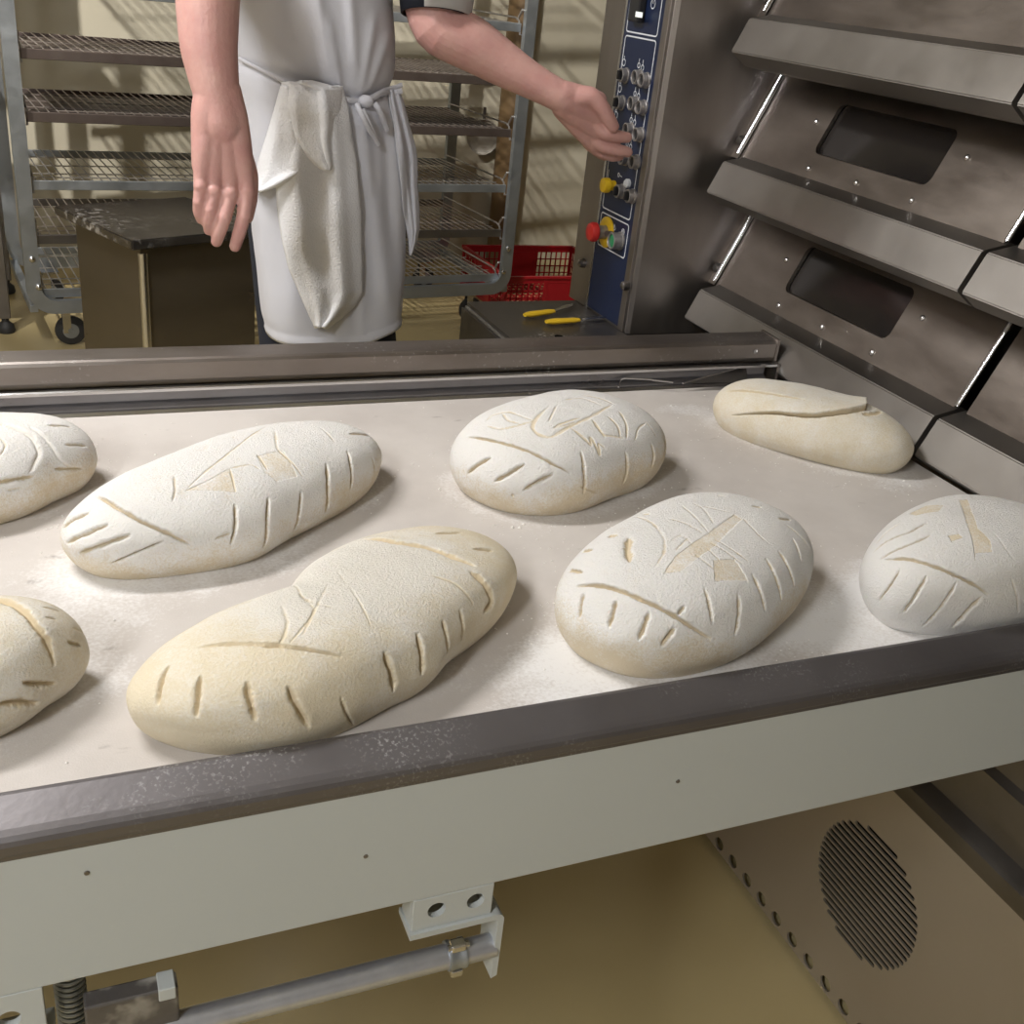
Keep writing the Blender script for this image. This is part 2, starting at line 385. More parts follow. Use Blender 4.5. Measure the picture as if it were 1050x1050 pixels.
# lower base with vent
bm = BM(); box(bm, (1.09, -.5, .012), (1.094, 1.95, .448)); base = OV('base_panel', bm, mat('base_steel', (.47, .415, .34), .42, .55, .5, 4, (.38, .33, .26), .05, 160, .06))
cb = BM(); cy, cz, R = .892 - .8, .250, .112
n = 20
for k in range(n):
    z = cz - R + (k + .5) * 2 * R / n; h = math.sqrt(max(R * R - (z - cz) ** 2, 0))
    if h > .02: prism(cb, rrect(cy - h, cy + h, z - .0040, z + .0040, .0036, 3), 0, -.3, .1)
for k in range(30):
    yy = 1.242 - k * .0475 - .8
    if yy > -.9: prism(cb, [(yy + .0135 * math.cos(a), .029 + .0125 * math.sin(a)) for a in [2 * math.pi * j / 16 for j in range(16)]], 0, -.3, .1)
boolean(base, cb)
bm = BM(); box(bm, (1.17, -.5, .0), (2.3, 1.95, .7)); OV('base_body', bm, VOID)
bm = BM()
prism(bm, [(1.09, .448), (1.088, .452), (1.088, .478), (1.094, .484), (1.112, .492), (1.112, .530), (1.092, .536), (1.092, .588), (1.104, .596), (1.104, .640), (1.092, .648), (1.092, .7), (1.18, .7), (1.18, .448)], 1, -.5, 1.95)
OV('base_ledge', bm, DARKST, True)
# left console column
bm = BM()
r_ = .012
prism(bm, [(1.066 + r_, 1.851), (1.34, 1.851), (1.34, 2.12), (1.066, 2.12), (1.066, 1.851 + r_), (1.0695, 1.8545)], 2, .842, 1.95)
for v in bm.verts: pass
OV('side_column', bm, CONS)
bm = BM(); box(bm, (1.10, 1.875, 0), (1.33, 2.1, .845)); OV('side_column_foot', bm, DARKST)
bm = BM(); box(bm, (1.062, 2.026, .846), (1.0685, 2.112, 1.94), .001); fr = OV('panel_frame', bm, CONS)
bm = BM(); box(bm, (1.062, 1.857, .846), (1.0685, 1.878, 1.94), .001); OV('panel_frame', bm, CONS)
bm = BM(); box(bm, (1.061, 2.020, .846), (1.066, 2.027, 1.94)); OV('trim_strip', bm, BRIGHT)
bm = BM(); box(bm, (1.063, 1.877, .850), (1.0662, 2.021, 1.94)); panel = OV('control_panel', bm, BLUE)
xp = 1.063
def psub(n_, bm_, m_, sm=False): return sub(n_, bm_, m_, oven, panel, sm)
def line_loop(bm_, pts, wd):
    # flat printed outline on the panel, pts = (y,z) closed
    n_ = len(pts); c = (sum(p[0] for p in pts) / n_, sum(p[1] for p in pts) / n_)
    o_, i_ = [], []
    for k in range(n_):
        p0 = Vector(pts[k - 1]); p1 = Vector(pts[k]); p2 = Vector(pts[(k + 1) % n_])
        t = (p2 - p0).normalized(); nn = Vector((t.y, -t.x))
        if nn.dot(p1 - Vector(c)) < 0: nn = -nn
        o_.append(bm_.verts.new((xp - .0006, *(p1 + nn * wd / 2)))); i_.append(bm_.verts.new((xp - .0006, *(p1 - nn * wd / 2))))
    for k in range(n_): bm_.faces.new((o_[k], o_[(k + 1) % n_], i_[(k + 1) % n_], i_[k]))
P1 = lambda px, py: (lambda q: (q.y, q.z))(PX(px, py, xp))
bm = BM()
ya, yb = PX(646, 226, xp).y, PX(618, 212, xp).y
z1b, z1t = PX(670, 37, xp).z, 1.70
za, zb = P1(646, 226)[1], P1(672, 42)[1]
zc, zd = P1(640, 265)[1], P1(645, 231)[1]
for q0, q1 in ((z1b, z1t), (za, zb), (zc, zd)):
    bm = BM(); line_loop(bm, rrect(ya, yb, q0, q1, .006), .0026); psub('printed_outline', bm, WHITEP)
# printed symbols: small rings and bars, one part each
def ring(y, z, r, wd=.0018, sy=1): line_loop(bm, [(y + r * sy * math.cos(a), z + r * math.sin(a)) for a in [2 * math.pi * j / 12 for j in range(12)]], wd)
def bar(y, z, y2, z2, wd=.0018):
    a, b = Vector((y, z)), Vector((y2, z2)); t = (b - a).normalized(); nn = Vector((-t.y, t.x)) * wd / 2
    vs = [bm.verts.new((xp - .0007, *q)) for q in (a + nn, b + nn, b - nn, a - nn)]; bm.faces.new(vs)
def sym(): psub('printed_symbol', bm, WHITEP)
for (px, py) in ((640, 64), (636, 91), (632, 118)):
    bm = BM(); y, z = P1(px, py); ring(y, z, .0062); bar(y, z + .008, y, z + .012); sym()
for (px, py) in ((657, 68), (653, 97), (649, 124), (645, 149)):
    bm = BM(); y, z = P1(px, py); ring(y + .007, z + .001, .0044); ring(y - .008, z - .002, .0052); bar(y + .007, z + .007, y + .007, z + .013); bar(y - .008, z + .004, y - .008, z + .012); sym()
bm = BM(); y, z = P1(624, 178); bar(y, z - .008, y, z + .008, .0024); sym()
bm = BM(); y, z = P1(636, 180); ring(y + .006, z, .0036); bar(y, z, y - .010, z - .001); sym()
bm = BM(); y, z = P1(628, 232); ring(y + .002, z, .006, sy=.8); bar(y - .008, z + .006, y - .016, z - .002); bar(y - .008, z - .007, y - .016, z - .002); bar(y - .008, z + .006, y - .008, z - .007); sym()
bm = BM(); y, z = P1(639, 238); ring(y, z, .006); ring(y, z, .0026); sym()
bm = BM(); y, z = P1(670, 4); ring(y, z, .008); bar(y, z, y, z + .005); sym()
bm = BM(); y, z = P1(647, 3); bar(y, z - .006, y, z + .01, .0026); sym()
def ringknob(px, py, cap=BLACK, lever=False, r=.0145, hh=.020):
    p = PX(px, py, xp - .012); o_ = (xp, p.y, p.z)
    b_ = BM(); lathe(b_, [(r + .0015, 0), (r + .0015, .003), (r, .004), (r, hh), (r - .002, hh + .001), (r - .0035, hh - .001), (r - .0035, hh - .004)], o_, (-1, 0, 0), 26); k_ = psub('push_button', b_, GREYK, True)
    b_ = BM(); lathe(b_, [(r - .0035, hh - .009), (r - .0035, hh - .0035), (r - .005, hh - .0028), (0, hh - .0025)], o_, (-1, 0, 0), 22)
    if lever: box(b_, (o_[0] - hh - .007, o_[1] - .0025, o_[2] - .008), (o_[0] - hh + .004, o_[1] + .0025, o_[2] + .008), .001)
    psub('button_face', b_, cap, True)
for px, py, lv in ((637, 77, True), (651, 79, False), (658, 82, False), (633, 105, True), (647, 106, False), (655, 110, False), (642, 133, False), (652, 138, False), (637, 162, False), (648, 166, False), (633, 196, True), (644, 201, True)):
    ringknob(px, py, BLACK, lv, r=.0128, hh=.014)
p = PX(623, 190, xp - .015); b_ = BM(); lathe(b_, [(.010, 0), (.010, .012), (.0145, .013), (.0150, .020), (.0135, .026), (0, .028)], (xp, p.y, p.z), (-1, 0, 0), 24); psub('yellow_button', b_, YELLOW, True)
p = PX(643, 188, xp - .004); b_ = BM(); lathe(b_, [(.0085, 0), (.0085, .006), (.006, .009), (0, .010)], (xp, p.y, p.z), (-1, 0, 0), 18); psub('white_pilot_light', b_, WHITEP, True)
p = PX(621, 238, xp - .003); eo = (xp, p.y, p.z)
b_ = BM(); lathe(b_, [(.031, 0), (.031, .003), (.029, .0045), (.014, .0045)], eo, (-1, 0, 0), 30); psub('emergency_stop_ring', b_, YELLOW, True)
b_ = BM(); lathe(b_, [(.0135, .004), (.0135, .022), (.012, .023)], eo, (-1, 0, 0), 24); psub('emergency_stop_stem', b_, GREYK, True)
b_ = BM(); lathe(b_, [(.012, .022), (.019, .026), (.0200, .034), (.017, .040), (.009, .043), (0, .0435)], eo, (-1, 0, 0), 28); psub('emergency_stop_button', b_, RED, True)
ringknob(631, 247, GREEN, False, r=.0165, hh=.022)
b_ = BM(); p = PX(624, 240, xp - .01); cyl(b_, (xp - .0, p.y, p.z), (xp - .018, p.y - .006, p.z + .002), .006, 14); psub('key_switch', b_, DARKST, True)
# digital timer
p = PX(657, 12, xp); b_ = BM(); box(b_, (xp - .016, p.y - .020, p.z - .018), (xp, p.y + .020, p.z + .07), .003); tmr = psub('timer_housing', b_, BLACK)
b_ = BM(); q = PX(655, 15, xp - .017)
for k in range(4):
    yy = q.y + .010 - k * .0068
    b2 = b_
    box(b2, (xp - .0172, yy - .0025, q.z - .0045), (xp - .0160, yy + .0025, q.z + .0045))
psub('timer_digits', b_, LCD)
for px, py in ((596, 270), (640, 293)):
    p = PX(px, py, 1.055); b_ = BM(); lathe(b_, [(.010, 0), (.010, .004), (.0085, .012), (.005, .015), (0, .0155)], (1.063, p.y, p.z), (-1, 0, 0), 20); OV('thumb_screw', b_, DARKST, True)

# steel ledge the knives lie on
ledge = empty('steel_cabinet', (1.0, 1.85, 0)); tag(ledge, 'low dark steel cabinet under the oven control column, holding two yellow knives', 'cabinet')
bm = BM()
q = [PZ(480, 309, .845), PZ(497, 346, .845), (1.062, 1.70, .845), (1.062, 1.995, .845)]
prism(bm, [(.797, 1.66), (1.075, 1.66), (1.075, 2.09), (.797, 2.09)], 2, .0, .845)
bmesh.ops.bevel(bm, geom=list(bm.edges), offset=.012, segments=3, affect='EDGES')
part('body', bm, specks(mat('ledge_steel', (.22, .205, .195), .36, .85, .7, 9, (.13, .12, .11), .1, 120, .08), thr=.6, patch=9, pthr=.52), ledge, True)
bm = BM(); lathe(bm, [(.009, .0), (.009, .0006), (0, .0007)], PZ(573, 345, .845), (0, 0, 1), 16); part('drain_hole', bm, VOID, ledge)
def knife(px0, py0, px1, py1, px2, py2, lab):
    a = PZ(px0, py0, .853); b = PZ(px1, py1, .853); c = PZ(px2, py2, .853)
    mid = (a + b) / 2; mid.z = .845
    t = empty('paring_knife', mid); tag(t, lab, 'knife', None)
    h = BM(); n_ = 7; pts = [a.lerp(b, k / (n_ - 1)) for k in range(n_)]; tube(h, pts, [.0045, .0068, .0072, .0068, .0064, .0066, .0045], 12, flat=(.8, 1.25)); part('handle', h, YHAND, t, True)
    h = BM(); d = (c - b).normalized(); s = Vector((-d.y, d.x, 0))
    L_ = (c - b).length
    prof = [(0, .004), (L_ * .45, .0055), (L_ * .55, .008), (L_ * .8, .007), (L_, 0), (L_ * .8, -.006), (L_ * .55, -.007), (L_ * .45, -.0045), (0, -.004)]
    A = [h.verts.new(b + d * u + s * v + Vector((0, 0, .001))) for u, v in prof]; B = [h.verts.new(v_.co - Vector((0, 0, .0018))) for v_ in A]
    h.faces.new(A); h.faces.new(B[::-1])
    for k in range(len(A)): h.faces.new((A[k], A[(k + 1) % len(A)], B[(k + 1) % len(A)], B[k]))
    part('blade', h, BRIGHT, t)
knife(538, 323, 568, 319, 588, 312, 'small yellow handled knife on the steel ledge, farther one with orange tint')
knife(560, 330, 594, 328, 622, 325, 'small yellow handled knife on the steel ledge, nearer to the oven loader rail')

# ------------------------------------------------------------ oven loader
XL, XR = -1.15, 1.172
ld = empty('oven_loader', (0, 1.1, 0)); tag(ld, 'long conveyor loader table with canvas belt carrying floured loaves', 'loader')
LD = lambda n_, bm_, m_, sm=False: part(n_, bm_, m_, ld, sm)
# belt grid with flour attribute filled after the loaves are known
nx, ny = 420, 150
gx = np.linspace(XL, 1.190, nx); gy = np.linspace(.668, 1.492, ny)
GX, GY = np.meshgrid(gx, gy, indexing='ij')
V = np.stack([GX, GY - 1.1, np.full_like(GX, .87)], -1).reshape(-1, 3)
idx = np.arange(nx * ny).reshape(nx, ny)
F = np.stack([idx[:-1, :-1], idx[1:, :-1], idx[1:, 1:], idx[:-1, 1:]], -1).reshape(-1, 4)
nv = len(V)
V2 = V.copy(); V2[:, 2] -= .004
F2 = F[:, ::-1] + nv
me = bpy.data.meshes.new('belt'); me.from_pydata(np.concatenate([V, V2]).tolist(), [], np.concatenate([F, F2]).tolist())
belt = link('belt', me, BELT, ld)
bm = BM(); box(bm, (XL, .665, .80), (1.172, 1.50, .862)); LD('belt_bed', bm, DARKST)
# near rim
rim = [(.704, .866), (.7035, .884), (.7025, .8875), (.700, .8890), (.6965, .8893), (.668, .8815), (.6625, .8795), (.6590, .8770), (.6573, .8735), (.6570, .8660), (.6580, .8640), (.6600, .8628), (.6600, .8585), (.668, .8585), (.69, .8600)]
bm = BM(); prism(bm, rim, 0, XL, XR + .03); LD('near_rim', bm, RIMST, False)
bm = BM(); box(bm, (XL, .6605, .722), (XR + .03, .668, .8588), .0012); LD('side_panel', bm, PAINT)
for px, py in ((89, 895), (375, 878), (695, 801)):
    p = PY(px, py, .6605); b_ = BM(); lathe(b_, [(.0022, 0), (.002, .0008), (0, .001)], p, (0, -1, 0), 10); LD('screw', b_, DARKST, True)
bm = BM(); box(bm, (XL, .668, .722), (1.1, .690, .7245)); LD('panel_flange', bm, PAINT)
# far rail
def rail(n_, pts, m_, xr=XR):
    b_ = BM(); prism(b_, pts, 0, XL, xr); return LD(n_, b_, m_, False)
rail('far_rail', [(1.500, .908), (1.4985, .912), (1.4985, .936), (1.501, .940), (1.505, .942), (1.545, .944), (1.549, .942), (1.549, .80), (1.545, .80), (1.545, .906), (1.502, .904)], RAILST)
rail('far_rail_lip', [(1.4985, .9035), (1.487, .9050), (1.484, .9035), (1.484, .8995), (1.488, .8985), (1.4985, .8985)], BRIGHT)
rail('far_channel', [(1.4985, .8985), (1.494, .8985), (1.494, .884), (1.489, .882), (1.483, .878), (1.483, .872), (1.4985, .872)], mat('channel_steel', (.30, .30, .32), .35, .85, .8, 12, (.14, .13, .13), .12, 100, .1, stretch=(.5, 1, 1)), XR - .02)
rail('belt_edge_strip', [(1.483, .8755), (1.479, .8750), (1.4765, .8705), (1.483, .8705)], BRIGHT, XR - .08)
bm = BM(); prism(bm, [(1.484, .872), (1.484, .904), (1.497, .9055), (1.497, .944), (1.551, .946), (1.551, .86), (1.50, .86)], 0, XR - .001, XR + .004); LD('rail_end_plate', bm, RAILST)
b_ = BM(); lathe(b_, [(.004, 0), (.004, .003), (0, .004)], (XR - .045, 1.4985, .925), (0, -1, 0), 14); LD('rail_bolt', b_, BRIGHT, True)
# thin wire hooks lying in the channel
def wirething(name, pts, lab, r=.0016):
    c = sum(pts, Vector()) / len(pts); t = empty(name, c); b_ = BM(); tube(b_, pts, r, 8)
    part('wire', b_, BRIGHT, t, True); tag(t, lab, 'wire')
# legs
for x in (-1.05,):
    for y in (.75, 1.42):
        b_ = BM(); box(b_, (x - .025, y - .025, 0), (x + .025, y + .025, .80), .003); LD('leg', b_, PAINT)
b_ = BM(); box(b_, (-1.1, 1.40, .62), (1.085, 1.45, .80), .003); LD('cross_beam', b_, DARKST)
# bracket with holes, elbow plate, tube, clamp
def bracket(px0, px1, x0, x1, hole_x, dz0=.664, dz1=.7215):
    b_ = BM(); box(b_, (x0, .6605, dz0), (x1, .667, dz1), .0008); o_ = LD('bracket', b_, PAINT)
    cb_ = BM()
    for hx in hole_x: cyl(cb_, (hx, .6605 - 1.1 - .02, (dz0 + dz1) / 2 + .002), (hx, .6605 - 1.1 + .03, (dz0 + dz1) / 2 + .002), .0088, 24)
    boolean(o_, cb_); return o_
bx0, bx1 = .254, .332
bracket(0, 0, .254, .332, (.277, .315), .683, .7215)
b_ = BM(); box(b_, (bx0, .667, .683), (bx0 + .004, .690, .7215), .0006); LD('bracket_side', b_, PAINT)
b_ = BM(); box(b_, (bx1 - .004, .667, .683), (bx1, .690, .7215), .0006); LD('bracket_side', b_, PAINT)
# elbow plate: bent bar, horizontal flange below the bracket turning down at its right end
b_ = BM(); r = .008; xe = bx1 + .013; zt_ = .6830
pts = [(bx0 - .002, zt_), (xe - r, zt_)] + [(xe - r + r * math.sin(a), zt_ - r + r * math.cos(a)) for a in [math.pi / 2 * k / 5 for k in range(1, 6)]] + [(xe, .600), (xe - .006, .597)] + [(xe - .006, zt_ - .0095), (xe - .009, zt_ - .0065), (bx0 - .002, zt_ - .0065)]
prism(b_, pts, 1, .657, .692); LD('elbow_plate', b_, PAINT, True)
tz, ty = .632, .667
b_ = BM(); cyl(b_, (.02, ty, tz), (xe - .003, ty, tz), .0120, 28); LD('lift_tube', b_, TUBEM, True)
b_ = BM(); cx = .294; lathe(b_, [(.0115, 0), (.0142, 0), (.0146, .003), (.0138, .005), (.0138, .013), (.0146, .015), (.0142, .018), (.0115, .018)], (cx, ty, tz), (1, 0, 0), 28); cl = LD('tube_clamp', b_, ZINC, True)
b_ = BM(); box(b_, (cx + .001, ty - .010, tz + .012), (cx + .016, ty + .001, tz + .0215), .002); sub('clamp_lug', b_, BRIGHT, ld, cl)
b_ = BM(); box(b_, (cx + .003, ty - .010, tz - .021), (cx + .015, ty + .004, tz - .0125), .0015); sub('clamp_foot', b_, BRIGHT, ld, cl)
b_ = BM(); cyl(b_, (cx - .002, ty - .006, tz + .017), (cx + .019, ty - .006, tz + .017), .003, 12); sub('clamp_screw', b_, BRIGHT, ld, cl)
# left bracket, spring and slider block
bracket(0, 0, -.145, -.052, (-.078, -.118))
b_ = BM(); box(b_, (-.150, .655, .6555), (-.047, .690, .6635), .001); LD('elbow_plate', b_, PAINT)
b_ = BM(); pts = []
for k in range(260):
    a = k * .42; pts.append((-.034 + .011 * math.cos(a), .70 + .011 * math.sin(a), .722 - k * .00042))
tube(b_, pts, .0022, 8); LD('spring', b_, ZINC, True)
b_ = BM(); cyl(b_, (-.034, .70, .60), (-.034, .70, .724), .007, 16); LD('spring_rod', b_, BRIGHT, True)
SLD = specks(mat('slider_steel', (.17, .16, .155), .5, .5, .8, 30, (.10, .09, .085)), (.5, .48, .43), 30, .56, 6, .5)
b_ = BM(); box(b_, (-.024, .662, .60), (.050, .680, .684), .002); LD('slider_block', b_, SLD)
b_ = BM(); box(b_, (.034, .661, .672), (.048, .681, .6855), .001); LD('slider_tab', b_, PAINT)
wirething('wire_hook', [PZ(633, 396, .879) + Vector((0, -.004, 0)), PZ(636, 389, .886) + Vector((0, -.002, 0)), PZ(640, 388, .888), PZ(665, 389, .888), PZ(690, 392, .886)], 'thin bent steel wire hook lying against the far rail of the loader')
h = BM(); A = [PZ(700, 393, .8835), PZ(765, 375, .899), PZ(767, 392, .8825)]
nb = []
for p in A: nb.append(p + Vector((0, .0015, 0)))
va = [h.verts.new(p) for p in A]; vb = [h.verts.new(p) for p in nb]; h.faces.new(va); h.faces.new(vb[::-1])
for k in range(3): h.faces.new((va[k], va[(k + 1) % 3], vb[(k + 1) % 3], vb[k]))
t = empty('dough_scraper', (A[0] + A[1] + A[2]) / 3); part('blade', h, DARKST, t)
h = BM(); tube(h, [A[0], A[1]], .0016, 8); part('bright_edge', h, BRIGHT, t); tag(t, 'thin triangular steel scraper leaning on the far rail near its right end', 'scraper')
# ------------------------------------------------------------ loaves
ZB = .8702
LV = {
 'L1': ([-0.0612, 1.2558, 0.1035, 0.1067, 1.1854, -0.095, 0.261, 0.0073, -0.1803, -0.0017, 0.0219, -0.0109, 0.0017, 0.0079, 0.0036], 0.085),
 'L2': ([0.1727, 1.138, 0.2191, 0.0892, -2.6476, -0.0418, 0.0607, -0.0257, 0.0726, -0.0218, -0.0347, 0.0006, -0.0137, 0.0005, -0.0242], 0.09),
 'L3': ([-0.062, 0.8469, 0.0671, 0.0842, 1.5001, -0.0129, 0.2964, 0.0009, -0.09, -0.0156, 0.0478, 0.0044, 0.0018, 0.0183, -0.007], 0.085),
 'L4': ([0.2181, 0.8255, 0.1857, 0.1006, -2.6415, -0.0801, 0.0813, 0.1822, 0.1055, -0.0216, -0.0968, 0.0131, -0.015, -0.0491, -0.0231], 0.085),
 'L5': ([0.6108, 1.1844, 0.1533, 0.109, 0.3782, 0.0069, -0.026, 0.0584, -0.0056, 0.0034, 0.0007, -0.0202, -0.0299, -0.0054, 0.0087], 0.105),
 'L6': ([0.6092, 0.8419, 0.1809, 0.1048, -2.6656, -0.0262, 0.0267, 0.0194, 0.0026, -0.0126, -0.0216, 0.0003, -0.0029, 0.0025, -0.0021], 0.105),
 'L7': ([1.053, 1.223, 0.0746, 0.162, 0.6444, 0.0327, 0.0284, 0.0508, -0.0004, -0.0009, 0.0076, 0.0022, 0.0041, -0.0015, -0.0042], 0.085),
 'L8': ([0.954, 0.8072, 0.1567, 0.1039, -2.9646, -0.0622, 0.2584, -0.017, 0.0029, 0.0202, 0.0429, 0.0046, -0.0094, 0.0153, 0.0001], 0.105)}
def Rf(p, t):
    a, b, ro, n = p[2], p[3], p[4], 2.3; u = t - ro
    base = (np.abs(np.cos(u) / a) ** n + np.abs(np.sin(u) / b) ** n) ** (-1 / n)
    return base * (1 + sum(p[5 + 2 * k] * np.cos((k + 1) * u) + p[6 + 2 * k] * np.sin((k + 1) * u) for k in range(5)))
